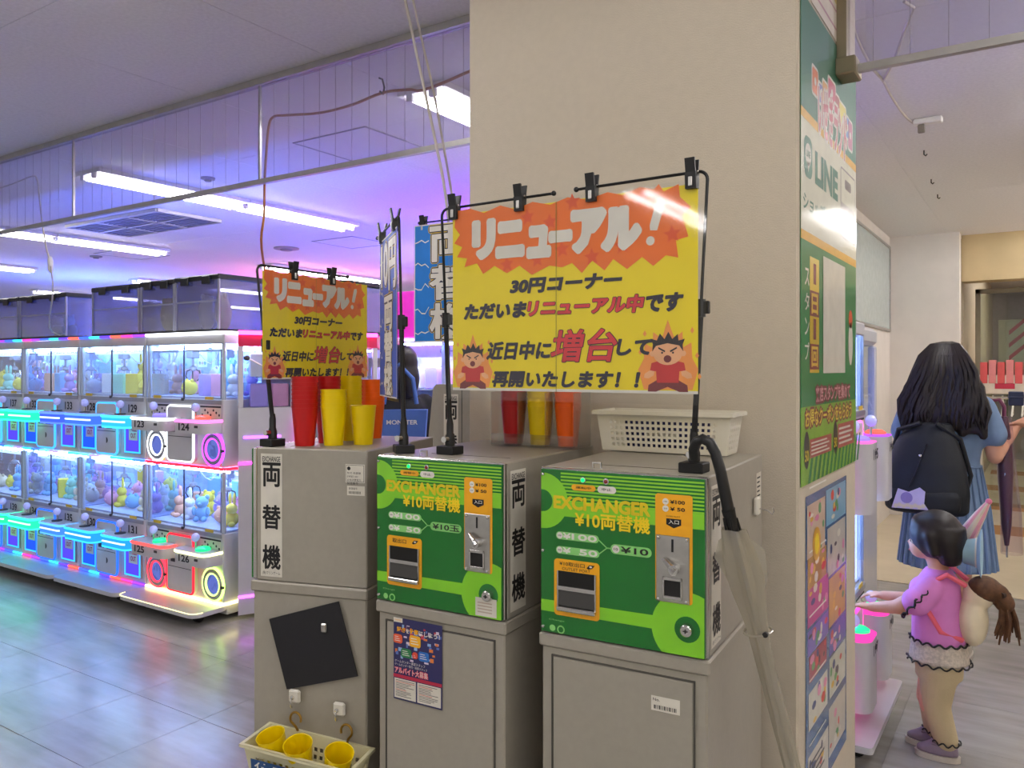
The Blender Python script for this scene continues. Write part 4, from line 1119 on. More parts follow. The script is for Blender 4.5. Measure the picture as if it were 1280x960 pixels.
p.text('coupon_outline', m_pants, 'お得なクーポンをもらおう', x0, y0, x1, y1, .0008, .02, fat=.007); p.text('coupon_gold', mat('coupon_gold', '#e6cf2c', .35), 'お得なクーポンをもらおう', x0, y0, x1, y1, .0012, .02)
for (tl, br), n5 in ((((1007, 551), (1038, 563)), 1), (((1043, 531), (1066, 553)), 2)):
    x0, y0, x1, y1 = PR(tl, br)
    p.circ('coupon_badge', mat('badge_dark', '#2a2a26', .35), x0, (y0 + y1) / 2, .03, .0008, ry=.05)
    p.text('coupon_gold', mat('coupon_gold'), '50', x0 - .02, (y0 + y1) / 2 - .03, x0 + .02, (y0 + y1) / 2 + .0, .0012, .03)
    p.rect('coupon_box', mat('coupon_red', '#b0524a', .35), x0 + .035, y0, x1, y1, .0006)
    for k in range(4): p.rect('coupon_rule', m_lab, x0 + .05, y0 + (y1 - y0) * (.15 + .2 * k), x1 - .03 * (1 + k % 2), y0 + (y1 - y0) * (.24 + .2 * k), .001)
p.done()
MB(MBm).box(-.004, -.004, .0035, PW - .002, PH + .004, .0038).build('clear_cover', clear('poster_cover', '#ffffff', .10, .10, body=.0, low=.02), lp, smooth=False)
# pale poster above it
up = thing('upper_poster', 'pale poster with pink lines above the green poster on the pillar', 'poster', (XF, Y0 + .12, Z1 + .012))
MB(MBm).box(0, 0, 0, .5, CEIL - Z1 - .03, .0008).build('sheet', mat('pale_pinkish', '#d9cfc0', .4), up, smooth=False)
p = Pan(up, facing((.0008, 0, 0), (0, 1, 0), (0, 0, 1)), .5, .3)
for k in range(6): p.rect('pink_rule', mat('rule_pink', '#b98a94', .4), .02, .03 + .055 * k, .46 - .03 * (k % 3), .038 + .055 * k, .0004)
p.circ('pale_patch', mat('patch_gold', '#c9b06a', .4), .3, .2, .06, .0004, ry=.09)
p.done()
# blue collage poster below
b0y, b0z = onP(1006.5, 621.5); b1y, b1z = onP(1057, 924)
bp2 = thing('event_poster', 'blue bordered collage poster low on the right face of the pillar', 'poster', (XF, b0y, b1z))
CW, CH = b1y - b0y, b0z - b1z
MB(MBm).box(0, 0, 0, CW, CH, .0008).build('sheet', mat('collage_blue', '#3f6a9c', .25, coat=.6), bp2, smooth=False)
p = Pan(bp2, facing((.0008, 0, 0), (0, 1, 0), (0, 0, 1)), CW, CH)
rr = random.Random(21)
blocks = [(.02, .80, .42, .97, '#d6b9a0'), (.45, .86, .97, .985, '#7fb0d0'), (.03, .70, .45, .80, '#b98a2c'), (.48, .68, .96, .85, '#c9c2b8'), (.03, .58, .5, .70, '#c24a8c'), (.52, .50, .96, .67, '#d2a54c'), (.03, .49, .5, .57, '#7a62b8'), (.06, .40, .46, .485, '#a53a4c'), (.53, .40, .97, .49, '#6a62b0'), (.05, .25, .48, .37, '#d9d5c6'), (.53, .25, .96, .39, '#cfd0bf'), (.04, .02, .5, .17, '#d9d2c2'), (.52, .05, .96, .22, '#d5cfc0')]
for a, b_, c, d, col in blocks:
    p.rect('picture', mat('coll' + col, col, .3, coat=.4), a * CW, b_ * CH, c * CW, d * CH, .0004)
    for k in range(9):
        x = rr.uniform(a, c - .08); y = rr.uniform(b_, d - .02)
        cc = rr.choice(['#e8e2d2', '#d8413a', '#2e3f7a', '#e5b832', '#5aa05c', '#e58ab0', '#3c2c3c'])
        p.circ('picture_detail', mat('det' + cc, cc, .3, coat=.4), (x + .04) * CW, (y + .01) * CH, CW * rr.uniform(.02, .05), .0006 + k * 2e-5, 7, ry=CH * rr.uniform(.006, .02))
for k in range(5): p.rect('blue_rule', m_wht, .06 * CW, (.2 + .205 * k) * CH - .0, .44 * CW, (.206 + .205 * k) * CH, .0009)
for k in range(6): p.rect('fine_rule', mat('fine_grey', '#5c5a5a'), .07 * CW, (.03 + .021 * k) * CH, (.40 - .04 * (k % 2)) * CW, (.038 + .021 * k) * CH, .0009)
x0, y0 = .08 * CW, .885 * CH
p.circ('medal', mat('medal_gold', '#d9a02c', .3), .22 * CW, .83 * CH, .09 * CW, .0014, 20, ry=.055 * CH); p.circ('medal_core', m_yel, .22 * CW, .83 * CH, .05 * CW, .0018, 20, ry=.035 * CH)
p.done()

# ---------------------------------------------------------------- cords
m_cordo = mat('cord_orange', '#a8672f', .5); m_cordw = mat('cord_white', '#c9c1b4', .5)
def cord(label, pts, r, m_, name='power_cord', extra=None):
    P = [Vector(a) for a in pts]; S = []
    for i in range(len(P) - 1):                    # smooth by Catmull-Rom
        a = P[max(0, i - 1)]; b_ = P[i]; c = P[i + 1]; d = P[min(len(P) - 1, i + 2)]
        for k in range(5):
            t = k / 5
            S.append(.5 * ((2 * b_) + (c - a) * t + (2 * a - 5 * b_ + 4 * c - d) * t * t + (3 * b_ - a - 3 * c + d) * t ** 3))
    S.append(P[-1])
    o = thing(name, label, 'cord', P[0])
    MB().tube([s - P[0] for s in S], r, 7).build('cable', m_, o)
    return o, P[0]
yb_ = BY + .035
D0 = Vector((-4.0, 3.1, 1.72))
o, o0 = cord('orange extension cord looped along the glass barrier and down to the claw machines',
     [(PX0 - .01, yb_, 2.72)] + [hit_y(u, v_, yb_) for u, v_ in ((540, 109), (510, 112), (478, 116), (440, 131), (400, 141), (360, 144), (342, 146), (336, 158), (333, 190), (331, 225), (330, 270), (327, 310))] + [Vector((-3.6, 3.0, 1.85)), D0 + Vector((.12, .12, .01))], .006, m_cordo)
hk_ = hit_y(478, 114, yb_) - o0
MB().tube([hk_ + Vector((0, -.02, .05)), hk_ + Vector((0, .0, .05)), hk_ + Vector((0, .012, .02)), hk_ + Vector((0, .004, -.012)), hk_ + Vector((0, -.016, -.004))], .004, 8).build('hook', m_black, o)
cord('pale twin cable dropping from the ceiling behind the big notice, left of the two', [at(506, -2, 1.37e3 / 464), at(515, 40, 2.93), at(530, 110, 2.93), at(545, 180, 2.92), at(557, 245, 2.9), Vector((-1.80, 2.36, 1.75)), Vector((-1.82, 2.5, rz0 + .005))], .0055, m_cordw)
cord('pale twin cable dropping from the ceiling behind the big notice, right of the two', [at(516, -2, 1.37e3 / 464), at(526, 45, 2.95), at(541, 110, 2.95), at(554, 180, 2.94), at(565, 245, 2.92), Vector((-1.76, 2.38, 1.75)), Vector((-1.78, 2.52, rz0 + .005))], .0045, m_cordw)
o, o0 = cord('white cord with inline plug dropping over the claw machines at far left', [hit_y(u, v_, yb_) for u, v_ in ((-20, 240), (10, 232), (38, 221), (46, 223), (49, 245), (53, 280), (58, 310), (63, 330), (66, 365))] + [Vector((-6.0, 3.0, 1.8)), Vector((-5.95, 3.1, 1.735))], .005, m_cordw)
pl_ = hit_y(63, 331, yb_) - o0
MB().tube([pl_ + Vector((0, 0, .05)), pl_ + Vector((0, 0, .03)), pl_ + Vector((.002, 0, -.03)), pl_ + Vector((.004, 0, -.05))], [.008, .016, .016, .008], 10).build('inline_plug', m_fixt, o)
def cl_(u, v_): p_ = at(u, v_, 1.36 * F_PX / (HORIZON - v_)); return p_
o, o0 = cord('white cord stapled to the right-hand ceiling ending at an outlet', [cl_(1066, 30), cl_(1074, 54), cl_(1090, 85), cl_(1103, 100), cl_(1111, 115), cl_(1120, 130), cl_(1132, 146), cl_(1146, 157), cl_(1152, 160), cl_(1155, 152)], .006, m_cordw)
MB().tube([cl_(1104, 101) - o0, cl_(1118, 75) - o0, cl_(1130, 40) - o0, cl_(1142, 9) - o0, cl_(1130, 2) - o0], .006, 7).build('branch', m_cordw, o)
pl_ = cl_(1160, 150)
t = thing('ceiling_outlet', 'small white outlet block on the right-hand ceiling', 'outlet', (pl_.x, pl_.y, CEIL))
MB().box(-.07, -.03, -.03, .07, .03, 0, .006).build('outlet_body', m_fixt, t); MB().box(-.05, -.012, -.075, -.015, .012, -.03, .004).build('plug', mat('plug_grey', '#8a8276', .5), t)
for n_, (u, v_) in enumerate(((1155, 188), (1164, 224), (1172, 243))):
    p_ = at(u, v_, 1.37 * F_PX / (HORIZON - v_))
    t = thing('ceiling_hook', ['small screw hook in the right ceiling, nearest the outlet', 'small screw hook in the right ceiling, middle of three', 'small screw hook in the right ceiling, farthest of three'][n_], 'hook', (p_.x, p_.y, CEIL))
    MB().tube([(0, 0, 0), (0, 0, -.025), (.01, 0, -.035), (.018, 0, -.025)], .004, 6).build('hook', m_dark, t)
# ================================================================ claw machines
m_cw = mat('machine_white', '#c9c8cc', .35, coat=.2, noise=.02)
m_cs = mat('machine_silver', '#9b9ca4', .35, .4)
m_cd = mat('machine_dark', '#3a3a40', .5)
m_case = clear('case_glass', '#f4f8ff', .45, .02, low=.035)
m_post = mat('acrylic_post', '#bcc7d8', .12, .3, coat=.6)
m_lightbar = glow('case_light', '#a4ccff', 32.0)
m_backp = mat('case_back', '#b4bdf0', .5, noise=.3, nscale=14)
m_tray = mat('case_tray', '#c3cbe8', .4, noise=.1)
LED = {}
def led(c, s=4.):
    k = (c, s)
    if k not in LED: LED[k] = glow('led_%s_%g' % (c.strip('#'), s), c, s)
    return LED[k]
m_num = mat('number_black', '#1a1a26', .5)
m_prz = mat('prize_red', '#c0304a', .5)
RAIN = ['#5a3cff', '#ff5a4a', '#ff3a9a', '#8a3cff', '#3a5aff', '#3ad8ff']
RAIN2 = ['#ffe0a0', '#40ffc0', '#30d8ff', '#3a70ff', '#60f0ff', '#9080ff']

def claw_mech(parent, x, y, z, dark):
    g = MB().box(x - .03, y - .03, z - .05, x + .03, y + .03, z, .004).tube([(x, y, z - .05), (x, y, z - .10)], .008, 8).lathe([(.012, -.10), (.024, -.108), (.026, -.125), (.012, -.135)], 12, (x, y, z))
    o = g.build('claw_carriage', m_cs, parent)
    for k in range(3):
        a = k * 2 * PI / 3 + .5
        pts = [(x + math.cos(a) * r, y + math.sin(a) * r, z - h) for r, h in ((.018, .125), (.045, .135), (.052, .17), (.030, .20))]
        MB().tube(pts, .005, 6).build('claw_finger', m_cd if dark else m_chrome, o)
    MB().tube([(x + .02, y + .02, z - .01), (x + .08, y + .04, z - .07), (x + .12, y + .05, z - .085), (x + .17, y + .05, z - .05), (x + .20, y + .05, z)], .004, 6).build('claw_cable', m_fixt, o)

def rbox(x0, x1, y0, r):
    """plan of a control box: rounded front corners, straight back at y=0"""
    return [(x0, 0), (x1, 0)] + [(x1 - r + r * math.sin(a), y0 + r - r * math.cos(a)) for a in np.linspace(PI / 2, 0, 6)] + [(x0 + r - r * math.sin(a), y0 + r - r * math.cos(a)) for a in np.linspace(0, PI / 2, 6)]
def offset_plan(P, d, cx, cy):
    return [(x + d * (1 if x > cx else -1) if y < -.001 else x + d * (1 if x > cx else -1), y - d if y < cy else y) for x, y in P]

def claw_machine(label, loc, rz, style, W, nums, cols, D=.58, ring=None, box_cols=None, tall=False):
    """two-tier mini claw machine for four players; front faces local -y"""
    m = thing('claw_machine', label, 'claw machine', loc, rz)
    ZL = [(.105, .52, .885), (.915, 1.32, 1.655)]       # fascia bottom, window bottom, window top
    MB().box(.01, .03, .03, W - .01, D, .105, .004).build('base', m_cw, m)
    for t, (zf, zw, zt_) in enumerate(ZL):
        MB().box(.002, 0, zf, W - .002, D, zw, .006).build('fascia', m_cw, m)
        MB().box(.02, -.006, zw - .03, W - .02, 0, zw - .004, .002).build('door_sill', m_cs, m)
        MB().box(.012, D - .02, zw, W - .012, D, zt_).build('back_panel', m_backp, m, smooth=False)
        pb2 = Pan(m, facing((0, D - .0205, 0), (1, 0, 0), (0, 0, 1)), 1, 1)
        rq = random.Random(nums[0] + 7 * t)
        for k in range(9):
            a0 = .03 + rq.random() * (W - .25); b0 = zw + .03 + rq.random() * .2; cc = rq.choice(['#dfe6ff', '#b9a8f0', '#8fc4f8', '#f4c8e4', '#ffffff', '#a8b4f4', '#c8f0f8'])
            pb2.rect('back_picture', mat('bp' + cc, cc, .5), a0, b0, a0 + .06 + .1 * rq.random(), b0 + .04 + .08 * rq.random(), .0008 + .0002 * k)
            for s_ in range(3): pb2.circ('picture_detail', mat('bpd' + str(s_), ['#7a6ad0', '#e080b0', '#5090e0'][s_], .5), a0 + .02 + .03 * s_, b0 + .03, .008 + .01 * rq.random(), .0012 + .0002 * k, 8)
        pb2.done()
        MB().box(.012, .02, zw, W - .012, D - .02, zw + .012).build('tray', m_tray, m, smooth=False)
        for k in range(2):
            x0 = .03 + k * (W - .06) / 2; x1 = x0 + (W - .06) / 2
            d_ = MB().box(x0 + .002, .002, zw + .002, x1 - .002, .006, zt_ - .002).build('glass_door', m_case, m, smooth=False)
            for xx in (x0 + .002, x1 - .004): MB().box(xx, .001, zw + .002, xx + .002, .008, zt_ - .002).build('door_edge', m_cd if (xx > W * .45 and xx < W * .55) else m_cs, d_)
        MB().box(W / 2 - .012, -.01, zw - .014, W / 2 + .012, .002, zw + .004, .002).build('door_lock', m_cd, m)
        for x in (.008, W - .008): MB().box(x - .002, .03, zw, x + .002, D - .03, zt_).build('side_glass', m_case, m, smooth=False)
        for x in (.018, W - .018):
            for y in (.014, D - .014): MB().tube([(x, y, zw), (x, y, zt_)], .013, 10).build('corner_post', m_post, m)
        for y in (.055, D - .12): MB().box(.05, y, zt_ - .016, W - .05, y + .03, zt_ - .003, .002).build('light_bar', m_lightbar, m, smooth=False)
        for x in (.035, W - .035): MB().box(x - .004, D - .05, zw + .03, x + .004, D - .035, zt_ - .03).build('light_column', led('#9ad0ff', 3.), m, smooth=False)
        if style == 'B':
            hb = MB().box(.06, .075, zt_ - .05, W - .06, .08, zt_ - .012).build('header_board', m_wht, m, smooth=False)
            p = Pan(hb, FRONT((0, .0748, 0)), W, 1)
            p.text('board_print', mat('board_violet', '#5c4aa8', .5), 'JAPAN CRE8', .2, zt_ - .042, W - .12, zt_ - .02, .0006, .01); p.done()
        MB().tube([(.04, D * .45, zt_ - .03), (W - .04, D * .45, zt_ - .03)], .008, 8).build('gantry_rail', m_cs, m)
        for k in range(2): claw_mech(m, W * (.2 + .46 * k), D * .4, zt_ - .03, style == 'A')
        # fascia furniture
        zt2 = zw - (.115 if t else .10); bh = .28 if tall else .085
        for k in range(2):
            x0, x1 = ((.17, .37), (.58, .77))[k] if tall else ((.0, .37), (.46, .775))[k]
            n = nums[t * 2 + k]
            c = cols[t * 2 + k]
            bc = (box_cols or cols)[t * 2 + k]
            P = rbox(x0, x1, -.125, .05)
            cx = (x0 + x1) / 2
            if style == 'A':
                b = MB().prism(P, zt2 - bh, zt2, 'z').build('control_box', m_cw, m)
                MB().prism(P, zt2, zt2 + .004, 'z').build('box_top', led(bc, .9), b) if tall else MB().tube([(x, y, zt2 - .012) for x, y in P[1:] + P[:1]], .008, 6).build('led_edge', led(bc, 3.), b)
                pn = Pan(b, FRONT((0, -.1252, 0)), 1, 1)
                pn.text('number', m_num, str(n), x0 + .07, zt2 - .068, x0 + .175, zt2 - .025, .0008, .03); pn.done()
                MB().box(x1 - .09, -.129, zt2 - .05, x1 - .06, -.123, zt2 - .035, .001).build('coin_slot', m_cd, b)
                MB().lathe([(.045, 0), (.045, .012), (.03, .022), (0, .024)], 16, (cx + .05, -.055, zt2)).build('push_button', mat('button_red', '#d8483a', .25, emit=1., ecol='#ff5a4a') if (t and k) else mat('button_green', '#18b070', .25, emit=1., ecol='#18d080') if not t else mat('button_violet', '#8a7ae0', .25, emit=.6, ecol='#8a7ae0'), b)
            else:
                b = MB().prism(P, zt2 - bh + .012, zt2 - .012, 'z').build('control_box', mat('frosted_led', '#cfe6f2', .3, emit=1.1, ecol=bc) if False else led(bc, .8), m)
                top = MB().prism([(x, y) for x, y in P], zt2 - .012, zt2, 'z').build('box_top', m_cw, b)
                MB().prism([(x, y) for x, y in P], zt2 - bh, zt2 - bh + .012, 'z').build('box_base', led(c, 1.8), b)
                MB().tube([(x, y, zt2 - .010) for x, y in P[1:] + P[:1]], .008, 6).build('led_edge', led(c, 2.2), b)
                MB().tube([(x, y - .002, zt2 - bh * .5) for x, y in P[5:-5]], .006, 6).build('light_rib', led('#d0f4ff', 1.3), b)
                MB().lathe([(.035, 0), (.035, .006), (0, .008)], 14, (cx - .03, -.05, zt2)).build('joystick_base', m_cd, b)
            j = MB().tube([(cx - .03, -.05, zt2), (cx - .03, -.05, zt2 + .05)], .006, 8).build('joystick', m_chrome, b)
            MB().ell((cx - .03, -.05, zt2 + .066), (.026, .026, .027), 14, 10).build('ball_top', mat('crystal_ball', '#b9b4e0', .08, coat=.8, emit=.25, ecol='#a8b0ff'), j)
            # prize door
            px = (.13, .70)[k] if style == 'A' else (.14, .665)[k]
            pz = zf + .105
            if style == 'A':
                a_ = MB().lathe([(.070, -.004), (.070, -.016), (.083, -.020), (.095, -.012), (.097, 0)], 28, (px, 0, pz), 'y').build('prize_door', m_cs, m)
                MB().tube([(px + .098 * math.cos(s), -.008, pz + .098 * math.sin(s)) for s in np.linspace(0, 2 * PI, 33)[:-1]], .008, 6, closed=True).build('led_ring', led(c, 3.), a_)
                MB().tube([(px + .066 * math.cos(s), -.012, pz + .066 * math.sin(s)) for s in np.linspace(0, 2 * PI, 29)[:-1]], .006, 6, closed=True).build('led_ring', led(c, 3.), a_)
                MB().lathe([(0, -.004), (.064, -.004)], 24, (px, 0, pz), 'y').build('door_window', led('#7a8cf0', .55), a_, fix=False)
                MB().box(px + .09, -.026, pz - .012, px + .108, -.008, pz + .004, .002).build('door_latch', m_cd, a_)
                MB().box(px + .02, -.003, zf + .012, px + .07, .0, zf + .03).build('warning_sticker', m_yo, a_)
            else:
                a_ = MB().box(px - .095, -.010, zf + .03, px + .095, 0, zf + .25, .003).build('prize_door', m_cs, m)
                MB().box(px - .08, -.012, zf + .045, px + .08, -.009, zf + .235).build('door_window', led(['#2a5cff', '#5a4cf0'][k], .8), a_, smooth=False)
                fr = MB()
                for q4 in ((px - .088, zf + .036, px - .078, zf + .245), (px + .078, zf + .036, px + .086, zf + .245), (px - .088, zf + .036, px + .088, zf + .046)): fr.box(q4[0], -.015, q4[1], q4[2], -.009, q4[3])
                fr.build('led_frame', led('#38b0ff', 1.3), a_)
                pn = Pan(a_, FRONT((0, -.0122, 0)), 1, 1)
                pn.rect('prize_sticker', m_lab, px - .04, zf + .12, px + .06, zf + .225, .0004)
                pn.text('prize_word', m_prz, 'PRIZE', px - .032, zf + .178, px + .052, zf + .212, .001, .03); pn.text('prize_word', m_prz, 'OUT', px - .02, zf + .135, px + .04, zf + .168, .001, .03); pn.done()
        # coin panel between the players
        cx0, cx1 = (.276, .538) if style == 'A' else (.27, .52)
        cp = MB().prism(rrect(cx0, zf + .02, cx1, zw - .045, .03), -.035, 0, 'y').build('coin_panel', m_cw, m)
        lc = cols[t * 2]
        PL = rrect(cx0, zf + .02, cx1, zw - .045, .03)
        MB().tube([(x, -.030, z) for x, z in PL], .0075, 6, closed=True).build('led_outline', led(lc if style == 'A' else ['#2a60ff', '#40a0ff'][t], 1.5), cp)
        pn = Pan(cp, FRONT((0, -.0352, 0)), 1, 1)
        pn.rect('coin_door_gap', m_cd, cx0 + .015, zf + .17, cx1 - .015, zf + .174, .0004)
        if style == 'A':
            for s in (0, 1):
                x = cx0 + .04 + .1 * s
                pn.rect('coin_mech', m_cd, x, zf + .2, x + .075, zf + .24, .0006); pn.rect('coin_mech_plate', m_lab, x + .008, zf + .222, x + .05, zf + .232, .001)
            pn.text('panel_print', m_num, '100円', cx0 + .05, zf + .26, cx0 + .2, zf + .29, .0008, .01)
        else:
            for s in (0, 1): pn.rect('coin_mech', m_cd, cx0 + .03 + .1 * s, zf + .19, cx0 + .1 + .1 * s, zf + .225, .0006)
            pn.circ('coin_return', m_cd, (cx0 + cx1) / 2, zf + .11, .02, .0006, 16, -PI / 2, PI / 2)
        pn.done()
        # upper strip of the fascia: numbers or play guides
        pn = Pan(m, FRONT((0, -.0005, 0)), 1, 1)
        if style == 'A':
            for x in (.045, .565):
                pn.rect('play_guide', m_lab, x, zw - .115, x + .2, zw - .04, .0006)
                pn.rect('play_guide_print', m_num, x, zw - .05, x + .2, zw - .04, .0009)
                for s in range(7): pn.circ('play_guide_print', m_num, x + .02 + .027 * s, zw - .08 + .014 * ((s * 2) % 3 - 1), .008, .0009, 8)
        else:
            for k in range(2): pn.text('number', m_num, str(nums[t * 2 + k]), (.10, .60)[k], zw - .105, (.2, .70)[k], zw - .05, .0008, .03)
        pn.done()
        for x in (.09, W - .17): MB().box(x, -.0075, zw - .002, x + .075, -.003, zw + .016).build('warning_label', m_yo, m)
    # header and LED lines
    MB().box(0, 0, 1.655, W, D, 1.715, .006).build('header', m_cw, m)
    for z, nm in (() if tall else ((.10, 'floor_led'), (.905, 'tier_led'), (1.722, 'roof_led'))):
        if style == 'A':
            c = ring[nm]
            o = MB().tube([(.005, -.006, z), (W - .02, -.006, z), (W + .004, .012, z), (W + .005, .12, z)], .009, 6).build(nm, led(c, 3.5), m)
        else:
            for s in range(6):
                MB().tube([(.005 + (W - .01) * s / 6, -.006, z), (.005 + (W - .01) * (s + 1) / 6, -.006, z)], .008, 6).build(nm, led((RAIN if z > 1 or z < .5 else RAIN2)[(s + nums[0]) % 6], 1.8), m)
    if not tall: MB().box(.05, D - .12, 1.716, W - .05, D - .06, 1.73).build('ceiling_wash', led('#5a78ff', 48.), m, smooth=False)  # unseen strip added on the roof to wash the ceiling blue
    # step platform on castors
    P = rrect(.0, -.16 if tall else -.205, W, .05, .02 if tall else .06)
    MB().prism(P, .062, .088, 'z').build('platform', m_cw, m)
    if style == 'A' and not tall: MB().tube([(x, y, .088) for x, y in P if y < -.1], .003, 6).build('platform_led', led(ring['floor_led'], 2.), m)
    for x in (.12, W - .12):
        for y in (-.10, D - .06):
            c = MB().box(x - .022, y - .02, .045, x + .022, y + .02, .062).build('castor', m_cs if style == 'B' else m_black, m)
            MB().lathe([(.022, -.018), (.031, -.014), (.031, .014), (.022, .018)], 14, (x, y + .012, .031), 'x').build('wheel', m_rubber, c)
    return m

ROWY = 3.03
PITCH = .80
XA = -4.85
CM = []
CM.append((claw_machine('claw machine with round glowing prize doors at the near end of the row', (XA + .005, ROWY, 0), 0, 'A', .79, [123, 124, 125, 126][0:0] or [125, 126, 123, 124],
     ['#ff2a3a', '#c8ff6a', '#f4fbff', '#c03aff'], ring={'floor_led': '#fff0a0', 'tier_led': '#ff1a2a', 'roof_led': '#f2f6ff'}, box_cols=['#ff3a3a', '#fbffb0', '#f4fbff', '#ff5ad0']), XA + .005, 'with round doors'))
for n_, (nn, cc) in enumerate((([130, 131, 128, 129], ['#30a8ff', '#30a8ff', '#4a7aff', '#3ac8ff']), ([134, 135, 132, 133], ['#30ffc0', '#4a90ff', '#30f0c8', '#4a6aff']), ([138, 139, 136, 137], ['#30f0d0', '#30ffb0', '#30e8e0', '#30ffc0']))):
    x = XA - PITCH * (n_ + 1)
    CM.append((claw_machine(['rainbow-lit claw machine directly left of the round-doored one', 'rainbow-lit claw machine with green and blue boxes, second left of the round-doored one', 'rainbow-lit claw machine cut by the left edge of the picture'][n_], (x, ROWY, 0), 0, 'B', .795, nn, cc), x, ['next to the round-doored one', 'second from the round-doored one', 'at the left edge'][n_]))
# a third neighbour, just cut by the frame, and the two by the child
mr = claw_machine('claw machine the child is playing, right behind the pillar', (-.68, 3.22, 0), PI / 2, 'A', .79, [117, 118, 115, 116], ['#ff4ab0', '#ff4ab0', '#ff7ad0', '#c060ff'], ring={'floor_led': '#f6f2ff', 'tier_led': '#d0b0ff', 'roof_led': '#c8ccff'}, tall=True)
for z in ((.53, .88), (1.33, 1.65)):
    for y_ in (.40, .74): MB().box(y_, .03, z[0], y_ + .03, .06, z[1]).build('light_column', led('#a8b8ff', 3.), mr, smooth=False)
pc = thing('prize_cabinet', 'narrow pale prize cabinet standing after the machine the child plays', 'prize cabinet', (-.70, 4.04, 0), PI / 2)
MB().box(0, 0, 0, .44, .5, .85, .01).build('cabinet_base', m_cw, pc)
MB().box(0, 0, 1.62, .44, .5, 1.71, .02).build('cabinet_head', m_cw, pc)
for x in (.015, .40): MB().box(x, 0, .85, x + .03, .04, 1.62, .008).build('corner_post', m_cw, pc)
MB().box(.045, .01, .85, .40, .014, 1.62).build('glass_door', m_case, pc, smooth=False)
MB().box(.0, .46, .85, .44, .5, 1.62).build('back_panel', m_backp, pc, smooth=False)
MB().box(.06, .06, .9, .16, .1, 1.6).build('light_panel', led('#a8a8ff', 2.2), pc, smooth=False)

# ---------------------------------------------------------------- prizes behind the glass
PC = {'pink': '#f0a8c8', 'white': '#f2f2f6', 'lilac': '#b8a0e8', 'sky blue': '#8cc8f4', 'yellow': '#f4dc50', 'cream': '#f2e2c0', 'mint': '#a0e4cc', 'peach': '#f4b898'}
pm = {}
def prize(kind, colr):
    if (kind, colr) in pm: return pm[kind, colr]
    m_ = mat('plush_' + colr, PC[colr], .8, noise=.05)
    b = MB()
    if kind == 'bear':
        b.ell((0, 0, .05), (.045, .04, .05), 10, 8).ell((0, -.005, .12), (.042, .038, .038), 10, 8)
        for s in (-1, 1): b.ell((s * .032, 0, .152), (.016, .01, .016), 8, 6).ell((s * .045, -.02, .065), (.015, .015, .028), 8, 6).ell((s * .025, -.035, .018), (.018, .026, .018), 8, 6)
        b.ell((0, -.04, .112), (.016, .012, .012), 8, 6)
    elif kind == 'rabbit':
        b.ell((0, 0, .045), (.042, .038, .045), 10, 8).ell((0, -.005, .105), (.038, .034, .034), 10, 8)
        for s in (-1, 1): b.ell((s * .017, 0, .165), (.012, .008, .04), 8, 6).ell((s * .026, -.033, .016), (.017, .025, .016), 8, 6)
    elif kind == 'ball':
        b.ell((0, 0, .05), (.055, .05, .05), 12, 8)
        for s in (-1, 1): b.ell((s * .03, 0, .095), (.014, .01, .014), 8, 6)
        b.ell((0, -.045, .045), (.014, .01, .01), 8, 6)
    elif kind == 'oval':
        b.ell((0, 0, .115), (.07, .045, .115), 14, 10)
        for s in (-1, 1): b.ell((s * .05, 0, .21), (.02, .014, .022), 8, 6)
        b.ell((0, -.04, .09), (.03, .012, .025), 8, 6)
    else:
        b.box(-.05, -.035, 0, .05, .035, .14, .004).box(-.04, -.037, .05, .04, -.034, .12)
    pm[kind, colr] = b.mesh('prize_' + kind, m_)
    return pm[kind, colr]
KN = {'bear': 'teddy bear', 'rabbit': 'long-eared rabbit', 'ball': 'round plush ball', 'oval': 'tall oval plush', 'box': 'boxed prize'}
combos = [(k, c) for k in ('bear', 'rabbit', 'ball', 'box') for c in PC]
rr = random.Random(4)
for mi, (mm, mx, nm) in enumerate(CM):
    for t, zb2 in ((0, .533), (1, 1.333)):
        pick = rr.sample(combos, 13)
        if mi == 0 and t == 1: pick = [('oval', 'sky blue'), ('ball', 'yellow'), ('box', 'lilac'), ('box', 'pink'), ('rabbit', 'white'), ('bear', 'pink'), ('ball', 'peach'), ('box', 'mint'), ('bear', 'cream'), ('rabbit', 'lilac'), ('ball', 'white'), ('bear', 'mint')]
        rs_ = MB().box(.03, .40, zb2 - .0005, .76, .555, zb2 + .0845, .003).build('prize_riser', m_tray, mm)
        for k, (kd, c) in enumerate(pick):
            x = .10 + (k % 5) * .145 + rr.uniform(-.02, .02); y = .16 + .14 * (k // 5) + rr.uniform(-.02, .02)
            z = zb2 + (.0, .0, .085)[k // 5]
            if kd == 'oval': x, y = .56, .2
            o = obj({'bear': 'plush_bear', 'rabbit': 'plush_rabbit', 'ball': 'plush_ball', 'oval': 'plush_oval', 'box': 'prize_box'}[kd], prize(kd, c), None, (mx + x, ROWY + y, z), (0, 0, rr.uniform(-.6, .6)))
            tag(o, f'{c} {KN[kd]} in the {["lower","upper"][t]} case, claw machine {nm}', 'plush toy' if kd != 'box' else 'prize box', 'prizes in the claw machines')
for t, zb2 in ((0, .533), (1, 1.333)):
    for k, (kd, c) in enumerate((('bear', 'pink'), ('rabbit', 'white'), ('ball', 'sky blue'), ('box', 'lilac'))):
        o = obj('prize_box' if kd == 'box' else 'plush_' + kd, prize(kd, c), None, (-.68 - .2 - .05 * (k % 2), 3.22 + .12 + .18 * k, zb2), (0, 0, 1.2 + .3 * k))
        tag(o, f'{c} {KN[kd]} in the {["lower","upper"][t]} case beside the child', 'plush toy' if kd != 'box' else 'prize box', 'prizes in the claw machines')

